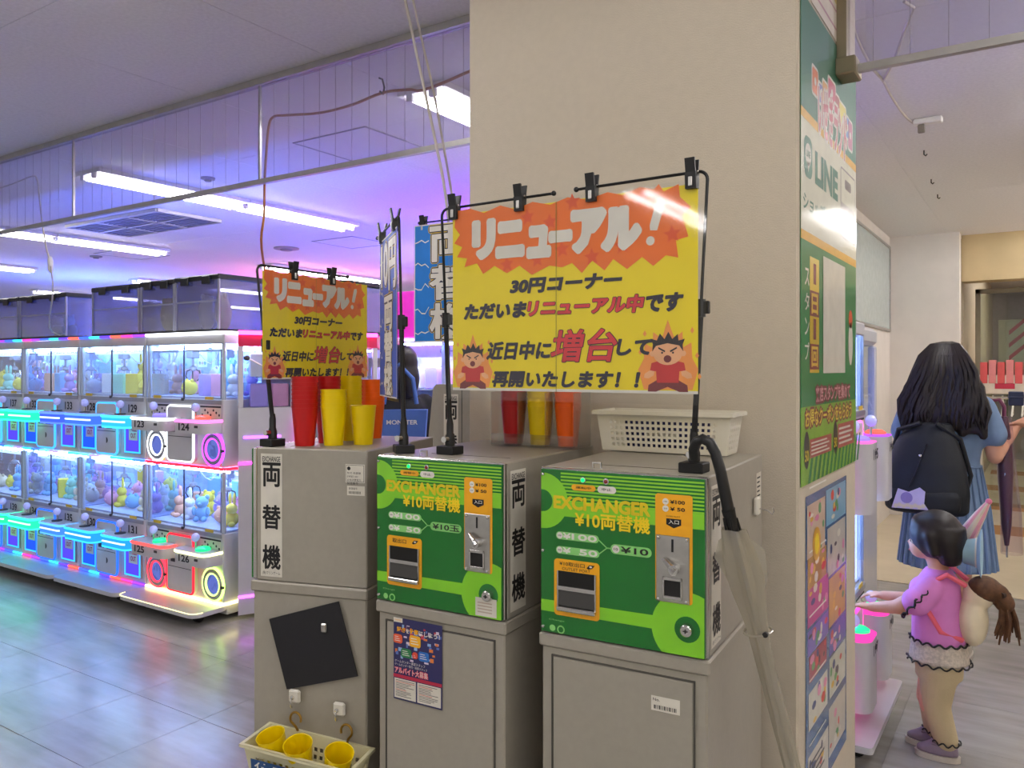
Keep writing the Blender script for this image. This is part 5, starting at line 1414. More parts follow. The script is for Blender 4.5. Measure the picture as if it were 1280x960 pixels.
# ---------------------------------------------------------------- corner prize machine with the pink roof line
m_pinkh = mat('header_crimson', '#c0184a', .4)
Pq = [(-4.0, 3.09), (-3.60, 3.86), (-3.72, 4.25), (-4.02, 4.25)]
cmn = thing('corner_prize_machine', 'white corner prize machine with hot pink roof light beside the claw machines', 'prize machine', (Pq[0][0], Pq[0][1], 0))
L0 = [(x - Pq[0][0], y - Pq[0][1]) for x, y in Pq]
ctr = (sum(x for x, y in L0) / 4, sum(y for x, y in L0) / 4)
def shrink(f): return [(ctr[0] + (x - ctr[0]) * f, ctr[1] + (y - ctr[1]) * f) for x, y in L0]
MB().prism(L0, .03, 1.27, 'z').build('body', m_cw, cmn)
MB().prism(L0, 1.64, 1.715, 'z').build('header', m_pinkh, cmn)
fd = Vector((L0[1][0], L0[1][1], 0)); fl2 = fd.length; fd.normalize(); fn = Vector((fd.y, -fd.x, 0))
MB().tube([fn * .006 + Vector((0, 0, 1.722)), fd * fl2 + fn * .006 + Vector((0, 0, 1.722))], .012, 6).build('roof_led', led('#ff3ac8', 8.), cmn)
for s in (.0, .36, .40, .97):
    a = fd * (fl2 * s); q_ = Matrix.Identity(4)
    Mx = facing(a, fd, (0, 0, 1)); MB(Mx).box(0, 1.27, -.03, .03, 1.64, .0, .003).build('corner_post', m_cw, cmn)
Mx = facing((0, 0, 0), fd, (0, 0, 1))
for a, b_ in ((.03, .36 * fl2), (.40 * fl2 + .03, .97 * fl2)): MB(Mx).box(a, 1.272, -.012, b_, 1.638, -.008).build('glass_door', m_case, cmn, smooth=False)
MB(Mx).box(.16, 1.272, -.12, fl2 - .02, 1.638, -.115).build('back_panel', m_backp, cmn, smooth=False)
MB(Mx).box(.12, 1.45, -.10, fl2 - .03, 1.456, -.02).build('shelf', m_post, cmn, smooth=False)
MB(Mx).box(.03, 1.615, -.06, fl2 - .03, 1.628, -.035).build('light_bar', led('#cfc8ff', 20.), cmn, smooth=False)
for z, a, b_, c in ((1.085, .03, .25, '#b050ff'), (.93, 0, .08, '#ff3ae0'), (.13, 0, .34, '#e050ff')): MB(Mx).box(a, z, .0, b_, z + .015, .006).build('accent_led', led(c, 4.), cmn, smooth=False)
MB(Mx).prism(rrect(.40 * fl2, .98, .78 * fl2, 1.2, .02), .0, .03, 'z').build('control_panel', m_cs, cmn)
MB(Mx).tube([(x, y, .028) for x, y in rrect(.40 * fl2, .98, .78 * fl2, 1.2, .02)], .006, 6, closed=True).build('panel_led', led('#ff3ae0', 4.), cmn)
MB(Mx).tube([(.06, 1.565, -.005), (.09, 1.55, -.002), (.16, 1.51, .004), (.22, 1.51, .0)], .006, 8).build('cable', m_fixt, cmn)
MB(Mx).ell((.05, 1.57, -.004), (.02, .016, .012), 10, 6).build('cable_plug', m_cd, cmn)
for sh, z in ((0, 1.274), (1, 1.457)):
    for k in range(6):
        w = Vector(Pq[0]).to_3d() + fd * (.13 + .128 * k) - fn * .065 + Vector((0, 0, z))
        c = ['lilac', 'pink', 'white', 'sky blue', 'cream', 'mint'][(k + 2 * sh) % 6]
        o = obj('prize_box', prize('box', c), None, w, (0, 0, math.atan2(fd.y, fd.x) + .1 * (k % 3 - 1))); 
        tag(o, f'{c} boxed prize on the {["lower","upper"][sh]} shelf of the corner prize machine', 'prize box', 'prizes in the corner machine')

ORD2 = ['first', 'second', 'third', 'fourth', 'fifth', 'sixth', 'seventh', 'eighth', 'ninth']
# ---------------------------------------------------------------- lit prize wall with magenta top, behind
bwx0, bwx1, bwy = -4.95, -3.0, 5.05
bw = thing('prize_wall', 'brightly lit prize shelf unit with magenta header behind the banners', 'prize shelf', (bwx0, bwy, 0))
WW = bwx1 - bwx0
MB().box(0, 0, 1.76, WW, .5, 2.15, .01).build('header', mat('magenta_board', '#d01a90', .4, emit=.35, ecol='#d01a90'), bw)
MB().box(0, 0, 0, WW, .5, .5, .01).build('base', m_cw, bw)
MB().box(0, .46, .5, WW, .5, 1.76).build('back_panel', m_backp, bw, smooth=False)
for x in (0, WW * .48, WW - .04): MB().box(x, 0, .5, x + .04, .04, 1.76, .004).build('post', m_post, bw)
MB().box(0, -.012, 1.735, WW, .0, 1.752).build('roof_led', led('#d890ff', 6.), bw, smooth=False)
MB().box(.04, .04, 1.70, WW - .04, .08, 1.72).build('light_bar', led('#bfe8ff', 40.), bw, smooth=False)
pn = Pan(bw, FRONT((0, .03, 0)), 1, 1); pn.rect('sign_strip', mat('strip_lilac', '#c9c4f0', .4), .05, 1.60, WW - .05, 1.70, .001); pn.text('sign_word', mat('strip_letter', '#8a80c8', .4), 'CHERC  NEW', .9, 1.62, WW - .3, 1.68, .002, .02); pn.done()
for k in range(4):
    z = .52 + .27 * k
    MB().box(.03, .05, z, WW - .03, .46, z + .012).build('shelf', m_post, bw, smooth=False)
    for j in range(9):
        c = ['sky blue', 'white', 'mint', 'lilac', 'cream', 'pink'][(j * 2 + k) % 6]
        o = obj('prize_box', prize('box', c), None, (bwx0 + .12 + .205 * j, bwy + .16, z + bw.location.z + .0125), (0, 0, .12 * ((j + k) % 3 - 1)))
        o.scale = (1.4, 1.2, 1.25)
        tag(o, f'{c} prize box, {ORD2[j]} from left on the {["lowest", "second", "third", "top"][k]} shelf of the prize wall', 'prize box', 'boxes on the lit prize wall')
# unseen machines behind, roof lamps added to tint the ceiling violet, pink and blue
for n_, (x, y, c, c2) in enumerate(((-6.4, 7.2, '#6a50ff', 'violet'), (-9.6, 7.6, '#ff6ab8', 'pink'), (-12.5, 6.0, '#4a6aff', 'blue'), (-4.6, 6.1, '#5a48ff', 'purple'), (-16, 9.5, '#8a8aff', 'pale blue'))):
    b = thing('arcade_cabinet', f'white arcade cabinet with {c2} roof lamps, unseen and added to tint the ceiling', 'arcade cabinet', (x, y, 0))
    MB().box(0, 0, 0, 1.6, .8, .8, .02).build('cabinet_base', m_cw, b)
    MB().box(0, .7, .8, 1.6, .8, 1.62).build('back_panel', m_backp, b, smooth=False)
    MB().box(0, 0, 1.62, 1.6, .8, 1.72, .02).build('header', m_cw, b)
    for xx in (.02, 1.58): MB().tube([(xx, .02, .8), (xx, .02, 1.62)], .02, 8).build('corner_post', m_post, b)
    MB().box(.05, .01, .8, 1.55, .014, 1.62).build('glass_door', m_case, b, smooth=False)
    MB().box(.1, .3, 1.722, 1.5, .5, 1.745).build('ceiling_wash', led(c, 22. if c2 == 'pink' else 60.), b, smooth=False)
    MB().box(.1, .1, 1.59, 1.5, .14, 1.61).build('light_bar', m_lightbar, b, smooth=False)

# ---------------------------------------------------------------- storage bins on top of the machines
m_bin = clear('bin_plastic', '#dfe0ee', .4, .12, body=.25, bodycol='#c8c8e0', low=.05)
m_gold = mat('stored_gold', '#b79a4a', .6)
def bin_(label, x0, x1, y0, y1, z0, h, items=()):
    o = thing('storage_bin', label, 'storage bin', (x0, y0, z0))
    w, d = x1 - x0, y1 - y0
    for nm, a in (('bin_front', (.0, 0, .012, w, .004, h - .03)), ('bin_back', (0, d - .004, .012, w, d, h - .03)), ('bin_side', (0, .004, .012, .004, d - .004, h - .03)), ('bin_side', (w - .004, .004, .012, w, d - .004, h - .03))):
        MB().box(*a).build(nm, m_bin, o, smooth=False)
    MB().box(-.006, -.006, 0, w + .006, d + .006, .014, .003).build('bin_floor', m_black, o)
    MB().box(-.01, -.01, h - .034, w + .01, d + .01, h, .006).build('lid', m_black, o)
    for x in (w * .25, w * .75): MB().box(x - .04, -.02, h - .06, x + .04, -.008, h - .008, .004).build('lid_latch', m_black, o)
    for x in (0, w): MB().box(x - .008, -.006, .012, x + .008, .006, h - .03, .002).build('corner_rib', mat('bin_rib', '#9c9cae', .4), o)
    MB().box(.0, -.006, h * .52, w, -.001, h * .55, .001).build('mid_rib', mat('bin_rib'), o)
    return o
ZB = 1.735
bin_('clear storage bin with black lid on machine 128, left of three', -5.57, -5.01, 3.08, 3.42, ZB, .34)
bin_('clear storage bin with black lid on machine 123, middle of three', -4.98, -4.62, 3.08, 3.42, ZB, .345)
bin_('clear storage bin with black lid on machine 124, nearest the small notice', -4.60, -4.17, 3.08, 3.42, ZB, .35)
bin_('clear storage bin with black lid behind the small yellow notice', -4.08, -3.70, 3.70, 4.10, ZB, .34)
bin_('clear storage bin with black lid at the far left edge', -7.30, -6.64, 3.08, 3.42, ZB, .33)
bin_('clear storage bin with black lid left of the gap on the machines', -6.60, -5.93, 3.08, 3.42, ZB, .33)
for n_, (x, y, c, kd) in enumerate(((-4.86, 3.2, 'yellow', 'oval'), (-4.74, 3.24, 'cream', 'bear'), (-4.45, 3.2, 'white', 'oval'), (-4.3, 3.22, 'cream', 'oval'), (-6.3, 3.22, 'white', 'bear'), (-6.15, 3.24, 'sky blue', 'bear'))):
    o = obj('plush_' + kd, prize(kd, c), None, (x, y, ZB + .015), (0, .2 * (n_ % 2), n_))
    tag(o, f'{c} {KN[kd]} stored in a roof bin, {ORD2[n_]} of the spare prizes', 'plush toy', 'spare prizes in the bins')
# brown slatted board far behind
bb = hit_y(88, 417, 7.5); bc = hit_y(117, 390, 7.5)
br_ = thing('brown_board', 'dark brown slatted board far behind between the bins', 'board', (bb.x, 7.5, 1.55))
for k in range(7): MB().box(0, 0, .05 + .075 * k, bc.x - bb.x + .3, .03, .115 + .075 * k, .004).build('slat', mat('brown_slat', '#6a3a30', .5), br_)
for x in (.05, .5): MB().box(x, .03, -1.55, x + .05, .06, .6).build('post', mat('brown_slat'), br_)
# white pole frame at the far left
# ================================================================ people
def blob(name, elems, m_, parent, voxel=.008, smooth=6, group=None):
    """one continuous skin grown over tapered limbs and ellipsoids"""
    b = MB()
    for e in elems:
        if e[0] == 'c':
            _, p0, r0, p1, r1 = e
            p0, p1 = Vector(p0), Vector(p1); n = 6
            pts = []; rs = []
            d = (p1 - p0).normalized()
            for a in (-.98, -.8, -.4): pts.append(p0 + d * (a * r0)); rs.append(r0 * math.sqrt(1 - a * a))
            for k in range(n + 1): pts.append(p0.lerp(p1, k / n)); rs.append(r0 + (r1 - r0) * k / n)
            for a in (.4, .8, .98): pts.append(p1 + d * (a * r1)); rs.append(r1 * math.sqrt(1 - a * a))
            b.tube(pts, rs, 14)
        elif e[0] == 'e': b.ell(e[1], e[2], 18, 12)
        elif e[0] == 'l':                      # loft of ellipses: list of (x, y, z, rx, ry)
            vs = []; fs = []; n = 20
            for (x, y, z, rx, ry) in e[1]:
                for k in range(n):
                    a = 2 * PI * k / n; vs.append((x + rx * math.cos(a), y + ry * math.sin(a), z))
            m = len(e[1])
            for i in range(m - 1):
                for k in range(n): fs.append((i * n + k, i * n + (k + 1) % n, (i + 1) * n + (k + 1) % n, (i + 1) * n + k))
            fs.append(tuple(range(n))); fs.append(tuple((m - 1) * n + k for k in range(n)))
            b.add(vs, fs)
    me = b.mesh(name, m_)
    o = bpy.data.objects.new(name, me); COL.objects.link(o)
    r = o.modifiers.new('skin', 'REMESH'); r.mode = 'VOXEL'; r.voxel_size = voxel
    s = o.modifiers.new('soft', 'SMOOTH'); s.iterations = smooth; s.factor = .5
    dg = bpy.context.evaluated_depsgraph_get()
    m2 = bpy.data.meshes.new_from_object(o.evaluated_get(dg))
    o.modifiers.clear(); o.data = m2
    if not m2.materials: m2.materials.append(m_)
    m2.polygons.foreach_set('use_smooth', [True] * len(m2.polygons))
    o.parent = parent
    return o
def hand(elems, wrist, fdir, up, s=1., curl=.5, thumb=1):
    """palm, four unequal fingers and a thumb as limbs: wrist point, finger direction, back-of-hand direction"""
    w = Vector(wrist); f = Vector(fdir).normalized(); u = Vector(up).normalized(); x = f.cross(u).normalized()
    elems.append(('c', w, .02 * s, w + f * .05 * s, .024 * s))
    for k, L in enumerate((.068, .076, .071, .056)):
        off = x * ((k - 1.5) * .017 * s)
        elems.append(('c', w + f * .02 * s + off * .7, .013 * s, w + f * .078 * s + off, .011 * s))
        a = w + f * .078 * s + off; d1 = (f - u * curl).normalized(); b = a + d1 * (L * .5 * s)
        d2 = (f - u * curl * 2.6).normalized(); c = b + d2 * (L * .5 * s)
        elems.append(('c', a, .0098 * s, b, .0088 * s)); elems.append(('c', b, .0088 * s, c, .0075 * s))
    t0 = w + f * .022 * s - x * (.022 * s * thumb); t1 = t0 + (f * .6 - x * thumb * .8).normalized() * .036 * s; t2 = t1 + (f - x * .2 * thumb - u * .3).normalized() * .03 * s
    elems.append(('c', t0, .0125 * s, t1, .0105 * s)); elems.append(('c', t1, .0105 * s, t2, .0085 * s))
m_sk = mat('skin', '#d9a184', .55, noise=.04); m_hr = mat('hair_dark', '#1c1413', .45, noise=.2, nscale=40)
m_denim = mat('dress_blue', '#6f86a6', .8, noise=.06, bump=.3, bscale=400)
m_bag = mat('bag_black', '#10141a', .6, noise=.1)

# ---------------------------------------------------------------- woman with the backpack, seen from behind
wp = at(1183, 700, 4.17); W_ = thing('person', 'person in blue dress with black backpack and long dark wavy hair', 'person', (wp.x, wp.y, 0), math.radians(-4))
body = [('e', (0, .02, 1.50), (.078, .092, .108)), ('c', (0, .0, 1.36), .048, (0, .01, 1.44), .05), ('l', [(0, .01, .86, .15, .11), (0, .01, 1.0, .13, .095), (0, 0, 1.14, .15, .1), (0, 0, 1.28, .165, .09), (0, 0, 1.36, .09, .06)]),
        ('c', (-.06, 0, .85), .085, (-.065, .02, .48), .06), ('c', (-.065, .02, .48), .058, (-.065, -.01, .1), .036), ('c', (-.065, -.01, .08), .036, (-.07, .12, .035), .03),
        ('c', (.06, 0, .85), .085, (.06, .02, .48), .06), ('c', (.06, .02, .48), .058, (.06, -.01, .1), .036), ('c', (.06, -.01, .08), .036, (.065, .12, .035), .03),
        ('e', (0, .112, 1.49), (.014, .02, .018)), ('e', (-.078, .02, 1.49), (.012, .02, .028)), ('e', (.078, .02, 1.49), (.012, .02, .028)),
        ('c', (.175, 0, 1.31), .046, (.215, .03, 1.06), .040), ('c', (.215, .03, 1.06), .038, (.285, .16, 1.19), .026),
        ('c', (-.175, 0, 1.31), .046, (-.23, .05, 1.07), .040), ('c', (-.23, .05, 1.07), .038, (-.21, .26, 1.05), .026)]
hand(body, (.285, .16, 1.19), (.35, .5, .5), (-.6, .1, .7), 1., .45, 1)
hand(body, (-.21, .26, 1.05), (.1, 1, -.1), (0, 0, 1), 1., .4, -1)
blob('body', body, m_sk, W_, .008, 4)
for s in (-1, 1): MB().ell((s * .03, .106, 1.515), (.014, .008, .008), 10, 6).build('eye', m_wht, W_)
MB().ell((0, .112, 1.445), (.022, .008, .007), 10, 6).build('lips', mat('lips', '#b0605c', .5), W_)
dress = [('l', [(0, .01, .475, .225, .185), (0, .01, .6, .212, .17), (0, .01, .8, .19, .145), (0, .01, .98, .16, .118), (0, .01, 1.03, .152, .112), (0, 0, 1.14, .17, .115), (0, 0, 1.28, .18, .105), (0, 0, 1.35, .12, .08)]),
         ('c', (.165, 0, 1.31), .06, (.205, .02, 1.17), .07), ('c', (-.165, 0, 1.31), .06, (-.205, .02, 1.17), .07)]
dr_ = blob('dress', dress, m_denim, W_, .012, 5)
rr = random.Random(2)
MB().tube([(.158 * math.cos(a), .01 + .118 * math.sin(a), 1.005) for a in np.linspace(0, 2 * PI, 30)[:-1]], .006, 6, closed=True).build('waist_seam', m_denim, dr_)
for k in range(26):
    a = 2 * PI * k / 26
    MB().tube([(.16 * math.cos(a), .01 + .12 * math.sin(a), 1.0), (.196 * math.cos(a + .02), .01 + .15 * math.sin(a + .02), .78), (.226 * math.cos(a - .02), .01 + .187 * math.sin(a - .02), .482)], [.003, .008, .012], 6).build('skirt_fold', m_denim, dr_)
hair = [('e', (0, .005, 1.53), (.105, .112, .115)), ('l', [(0, -.07, 1.19, .17, .05), (0, -.075, 1.22, .20, .062), (0, -.07, 1.3, .20, .075), (0, -.05, 1.38, .175, .085), (0, -.03, 1.46, .135, .1), (0, -.0, 1.55, .11, .11)])]
for k in range(22):                                    # loose curls at the hem
    x = -.19 + .38 * k / 21; hair.append(('c', (x * .9, -.075 - .02 * rr.random(), 1.28), .028, (x + rr.uniform(-.015, .015), -.085 - .02 * rr.random(), 1.175 + rr.uniform(-.012, .035)), .02))
hb = blob('hair', hair, m_hr, W_, .011, 3)
for k in range(64):
    x = -.185 + .37 * k / 63 + rr.uniform(-.006, .006); ph = rr.random() * 6; dz = rr.uniform(-.012, .03)
    P_ = []
    for fx, y, z in ((.12, .03, 1.642), (.35, -.055, 1.625), (.58, -.102, 1.57), (.78, -.112, 1.49), (.92, -.118, 1.41), (1.02, -.128, 1.34), (1.08, -.136, 1.27), (1.1, -.13, 1.205)):
        P_.append((x * fx + (.012 * math.sin(ph + z * 26) if z < 1.5 else 0), y + (.010 * math.cos(ph + z * 24) if z < 1.5 else 0), z + (dz if z < 1.3 else 0)))
    MB().tube(P_, [.006, .011, .012, .013, .014, .014, .012, .005], 6).build('hair_strand', m_hr, hb)
# backpack
bg = thing('backpack', 'black backpack with a pale printed patch worn by the person in blue', 'backpack', (wp.x - .075, wp.y - .17, .77), math.radians(-4))
blob('bag_body', [('l', [(0, 0, .0, .17, .06), (0, -.01, .02, .195, .085), (0, -.01, .12, .20, .09), (-.005, 0, .25, .185, .085), (-.0, .02, .38, .14, .07), (.02, .04, .46, .09, .05)])], m_bag, bg, .012, 5)
blob('front_pocket', [('l', [(0, -.05, .01, .15, .045), (0, -.058, .04, .165, .05), (0, -.058, .10, .17, .048), (0, -.05, .14, .15, .04)])], m_bag, bg, .01, 4)
MB().tube([(.05, -.03, .46), (.15, .02, .38), (.19, .06, .2), (.15, .05, .04)], .012, 8).build('strap', m_bag, bg)
MB().tube([(-.02, -.03, .46), (-.13, .0, .42), (-.17, .07, .3)], .012, 8).build('strap', m_bag, bg)
MB().tube([(.02, -.095, .36), (-.02, -.10, .24), (-.06, -.105, .14)], .004, 6).build('drawstring', m_rubber, bg)
pn = Pan(bg, facing((-.14, -.112, .03), (1, 0, .02), (0, 0, 1)), 1, 1)
pn.poly('bag_patch', mat('patch_lilac', '#c9bede', .6), [(.0, .0), (.03, .10), (.08, .085), (.13, .11), (.155, .09), (.15, .03), (.17, .0)], .001)
for a in range(8): pn.circ('bag_patch', mat('patch_cream', '#d8cdb6', .6), .02 + .018 * a, .012 + .006 * (a % 2), .011, .0015 + a * 1e-5, 8)
pn.circ('bag_patch', mat('patch_violet', '#8a7ab4', .6), .07, .055, .028, .002); pn.done()
MB().ell((-.01, -.10, .30), (.008, .006, .008), 10, 6).build('badge', m_chrome, bg)

# ---------------------------------------------------------------- child at the machine, turned to the left
cp_ = hit_z(1168, 940, 0)
K = thing('person', 'toddler in pink ruffled top and beige trousers reaching for the claw machine', 'person', (cp_.x, cp_.y, 0), PI / 2)
# local frame: +y = where the child looks (towards the machine, room -x); +x = away from camera
def k(x, y, z): return (x, y, z)
kb = [('e', k(0, .0, .845), (.072, .082, .088)), ('e', k(0, .045, .80), (.05, .045, .045)), ('c', k(0, -.015, .72), .036, k(0, 0, .78), .036), ('e', k(0, .083, .815), (.011, .014, .012)),
      ('e', k(.07, -.01, .82), (.01, .018, .022)), ('e', k(-.07, -.01, .82), (.01, .018, .022)),
      ('l', [(0, -.02, .36, .082, .085), (0, -.01, .46, .082, .088), (0, -.01, .58, .078, .078), (0, -.015, .68, .078, .06), (0, -.015, .72, .045, .04)]),
      ('c', k(-.085, .0, .655), .035, k(-.10, .115, .575), .030), ('c', k(-.10, .115, .575), .028, k(-.085, .215, .555), .019),
      ('c', k(.085, .0, .655), .035, k(.11, .09, .56), .030), ('c', k(.11, .09, .56), .028, k(.10, .20, .56), .019),
      ('c', k(-.04, -.02, .36), .064, k(-.042, .0, .2), .05), ('c', k(-.042, .0, .2), .046, k(-.045, -.045, .06), .032),
      ('c', k(.04, -.01, .36), .064, k(.042, .02, .2), .05), ('c', k(.042, .02, .2), .046, k(.045, .0, .06), .032)]
hand(kb, k(-.085, .215, .555), (.05, 1, .0), (0, .1, 1), .62, .35, -1)
hand(kb, k(.10, .20, .56), (0, 1, 0), (0, .1, 1), .62, .35, 1)
blob('body', kb, m_sk, K, .006, 4)
for s in (-1, 1):
    MB().ell((s * .03, .072, .825), (.01, .008, .011), 10, 6).build('eye', m_wht, K); MB().ell((s * .03, .078, .825), (.005, .005, .006), 8, 6).build('iris', m_hair, K)
MB().ell((0, .086, .785), (.014, .006, .005), 10, 6).build('lips', mat('lips'), K)
kh = blob('hair', [('e', k(0, -.008, .855), (.09, .098, .098)), ('l', [(0, -.055, .745, .066, .035), (0, -.055, .78, .084, .05), (0, -.045, .84, .091, .068), (0, -.025, .89, .085, .085)]), ('e', k(0, .034, .895), (.074, .05, .042)), ('c', k(-.076, .01, .86), .022, k(-.078, -.005, .79), .014), ('c', k(.076, .01, .86), .022, k(.078, -.005, .79), .014)], m_hr, K, .007, 4)
m_pink = mat('top_pink', '#dd86cd', .75, noise=.05); m_lace = mat('lace_cream', '#cfc3b4', .8, noise=.2, nscale=90, bump=.5, bscale=160); m_trou = mat('trousers_beige', '#c2b08c', .85, noise=.04, bump=.3, bscale=200)
tp = blob('top', [('l', [(0, -.016, .44, .1, .098), (0, -.012, .52, .095, .093), (0, -.01, .6, .09, .086), (0, -.014, .68, .088, .074), (0, -.014, .725, .05, .045)]), ('c', k(-.08, .0, .665), .046, k(-.10, .03, .625), .05), ('c', k(.08, 0, .665), .046, k(.10, .03, .625), .05)], m_pink, K, .008, 4)
def ruffle(cx, cy, cz, rx, ry, n, amp, m_, par, r=.0045, axis=None, nm='ruffle'):
    pts = []
    for i in range(n * 6):
        a = 2 * PI * i / (n * 6); q_ = 1 + amp * math.cos(n * a)
        v_ = Vector((rx * q_ * math.cos(a), ry * q_ * math.sin(a), .006 * math.sin(n * a)))
        if axis: v_ = axis @ v_
        pts.append(Vector((cx, cy, cz)) + v_)
    MB().tube(pts, r, 6, closed=True).build(nm, m_, par)
ruffle(0, -.016, .448, .105, .103, 16, .03, m_black, tp, .004)
kl = blob('lace_hem', [('l', [(0, -.016, .365, .108, .108), (0, -.016, .40, .104, .103), (0, -.016, .455, .098, .096)])], m_lace, K, .008, 3)
ruffle(0, -.016, .366, .111, .111, 16, .035, m_black, kl, .0035)
rot = Matrix.Rotation(-.95, 3, 'X')
for s in (-1, 1):
    ruffle(s * .105, .062, .598, .062, .062, 9, .10, m_black, tp, .0045, rot); ruffle(s * .102, .04, .618, .057, .057, 9, .06, m_black, tp, .003, rot)
    blob('sleeve_frill', [('c', k(s * .10, .03, .625), .05, k(s * .105, .05, .607), .055)], m_pink, tp, .007, 2)
blob('trousers', [('l', [(0, -.016, .30, .092, .084), (0, -.016, .38, .094, .088), (0, -.016, .43, .09, .086)]), ('c', k(-.042, -.02, .34), .07, k(-.044, -.008, .2), .054), ('c', k(-.044, -.008, .2), .053, k(-.046, -.045, .075), .044), ('c', k(.042, -.01, .34), .07, k(.044, .012, .2), .054), ('c', k(.044, .012, .2), .053, k(.046, .0, .075), .044)], m_trou, K, .008, 4)
ruffle(-.046, -.045, .072, .047, .047, 9, .07, m_black, K, .003); ruffle(.046, .0, .072, .047, .047, 9, .07, m_black, K, .003)
m_shoe = mat('shoe_mauve', '#857584', .6, noise=.1); m_sole = mat('sole_pale', '#c9bfb4', .6)
for x, y in ((-.048, -.045), (.047, .0)):
    sh = blob('shoe', [('l', [(x, y + .03, .022, .034, .075), (x, y + .03, .04, .033, .072), (x, y + .012, .062, .029, .05), (x, y - .0, .085, .028, .034)])], m_shoe, K, .006, 3)
    MB().prism([(x + .036 * math.cos(a), y + .03 + .08 * math.sin(a)) for a in np.linspace(0, 2 * PI, 24)[:-1]], .001, .022, 'z').build('sole', m_sole, sh)
    MB().box(x - .03, y + .03, .058, x + .03, y + .05, .066, .003).build('strap', m_shoe, sh)
# plush backpack with a brown ponytail, on the child's back (room +x side)
pb_ = thing('plush_backpack', 'cream plush backpack with long brown hair on the toddler back', 'backpack', (cp_.x + .15, cp_.y, .44), PI / 2)
blob('plush_body', [('e', (0, .02, .10), (.075, .055, .10)), ('e', (0, .0, .20), (.06, .055, .055))], mat('plush_cream', '#d8cbb0', .9, noise=.06), pb_, .008, 3)
hs = blob('plush_hair', [('e', (0, -.02, .225), (.065, .06, .05)), ('c', (0, -.07, .22), .03, (0, -.085, .18), .036)], mat('plush_brown', '#5a3a22', .7, noise=.3, nscale=60), pb_, .008, 3)
for i in range(24):
    x = rr.uniform(-.03, .03); y = rr.uniform(-.03, .025)
    MB().tube([(x * .6, -.085 + y * .5, .20), (x, -.095 + y, .12), (x * 1.3, -.09 + y * 1.6, .05 + rr.uniform(-.03, .03))], [.006, .008, .003], 6).build('plush_strand', mat('plush_brown'), hs)
MB().tube([(-.03, -.075, .215), (0, -.095, .215), (.03, -.075, .215)], .012, 8).build('hair_band', mat('band_brown', '#3c281c', .6), pb_)
m_strap = mat('strap_coral', '#ee6a7c', .6)
for s in (-1, 1): MB().tube([(s * .05, .04, .24), (s * .085, .10, .28), (s * .095, .16, .24), (s * .1, .17, .15), (s * .09, .12, .06), (s * .05, .05, .03)], .010, 8).build('strap', m_strap, pb_)
# folded pastel child's umbrella standing up behind the child's shoulder
ku = thing('umbrella', "folded pink and cream striped child's umbrella behind the toddler", 'umbrella', hit_y(1195, 690, cp_.y + .10))
u0 = Vector(ku.location); u1 = hit_y(1236, 627, cp_.y + .10) - u0
for i in range(8):
    a0 = 2 * PI * i / 8; sd = Vector((.8, 0, .5)); sd = (sd - u1.normalized() * sd.dot(u1.normalized())).normalized(); bi = u1.normalized().cross(sd)
    pts = [(-.25, .026), (.0, .03), (.35, .03), (.75, .018), (.98, .008)]
    MB().tube([u1 * t + (sd * math.cos(a0) + bi * math.sin(a0)) * r * .6 for t, r in pts], [r * .55 for t, r in pts], 8).build('canopy_fold', mat('umbrella_pink', '#eea6b4', .5) if i % 2 else mat('umbrella_cream', '#e8d6c0', .5), ku)
MB().ell(u1 * 1.0, (.012, .012, .012), 10, 8).build('ferrule', mat('ferrule_pink', '#e07a96', .4), ku)
MB().tube([u1 * -.9, u1 * 1.0], .004, 8).build('shaft', m_chrome, ku)
MB().tube([u1 * -.9, u1 * -1.15, u1 * -1.3 + Vector((-.03, 0, 0)), u1 * -1.2 + Vector((-.05, 0, .0))], .009, 8).build('handle', mat('ferrule_pink'), ku)
# pale sun hat hanging at the child's nape
hat = thing('sun_hat', 'pale blue sun hat hanging behind the toddler head', 'hat', (cp_.x + .125, cp_.y + .0, .80), PI / 2)
MB().lathe([(.02, .055), (.045, .045), (.055, .0), (.09, -.012), (.092, -.016), (.052, -.006), (.04, .04), (.018, .05)], 24, axis='y', c=(0, -.02, 0)).build('hat_body', mat('hat_blue', '#9fc0d0', .8), hat)
MB().lathe([(.0565, .005), (.0575, -.004)], 24, axis='y', c=(0, -.02, 0)).build('hat_ribbon', m_wht, hat, fix=False)

# ---------------------------------------------------------------- helper at the right edge: only the hand enters the frame
hp_ = at(1325, 560, 4.1); W3 = thing('person', 'person at the right edge of whom only the hand shows', 'person', (hp_.x + .13, hp_.y, 0), PI / 2)
b3 = [('e', (0, .02, 1.52), (.08, .09, .11)), ('c', (0, 0, 1.36), .05, (0, 0, 1.45), .052), ('l', [(0, 0, .85, .15, .1), (0, 0, 1.1, .15, .1), (0, 0, 1.3, .17, .09), (0, 0, 1.38, .08, .06)]), ('c', (-.08, 0, .85), .085, (-.08, .0, .08), .04), ('c', (.08, 0, .85), .085, (.08, .0, .08), .04), ('c', (-.08, 0, .06), .036, (-.08, .12, .035), .03), ('c', (.08, 0, .06), .036, (.08, .12, .035), .03),
      ('c', (.18, 0, 1.32), .05, (.2, .02, 1.06), .042), ('c', (-.18, 0, 1.32), .05, (-.19, .05, 1.08), .042), ('c', (-.19, .05, 1.08), .04, (-.10, .24, 1.225), .028), ('c', (.2, .02, 1.06), .04, (.2, .08, .85), .028), ('e', (0, .11, 1.51), (.014, .02, .018))]
hand(b3, (-.10, .24, 1.225), (.15, 1, .02), (0, .2, 1), 1., .35, -1); hand(b3, (.2, .08, .85), (0, .2, -1), (1, 0, 0), 1., .3, 1)
blob('body', b3, m_sk, W3, .009, 4)
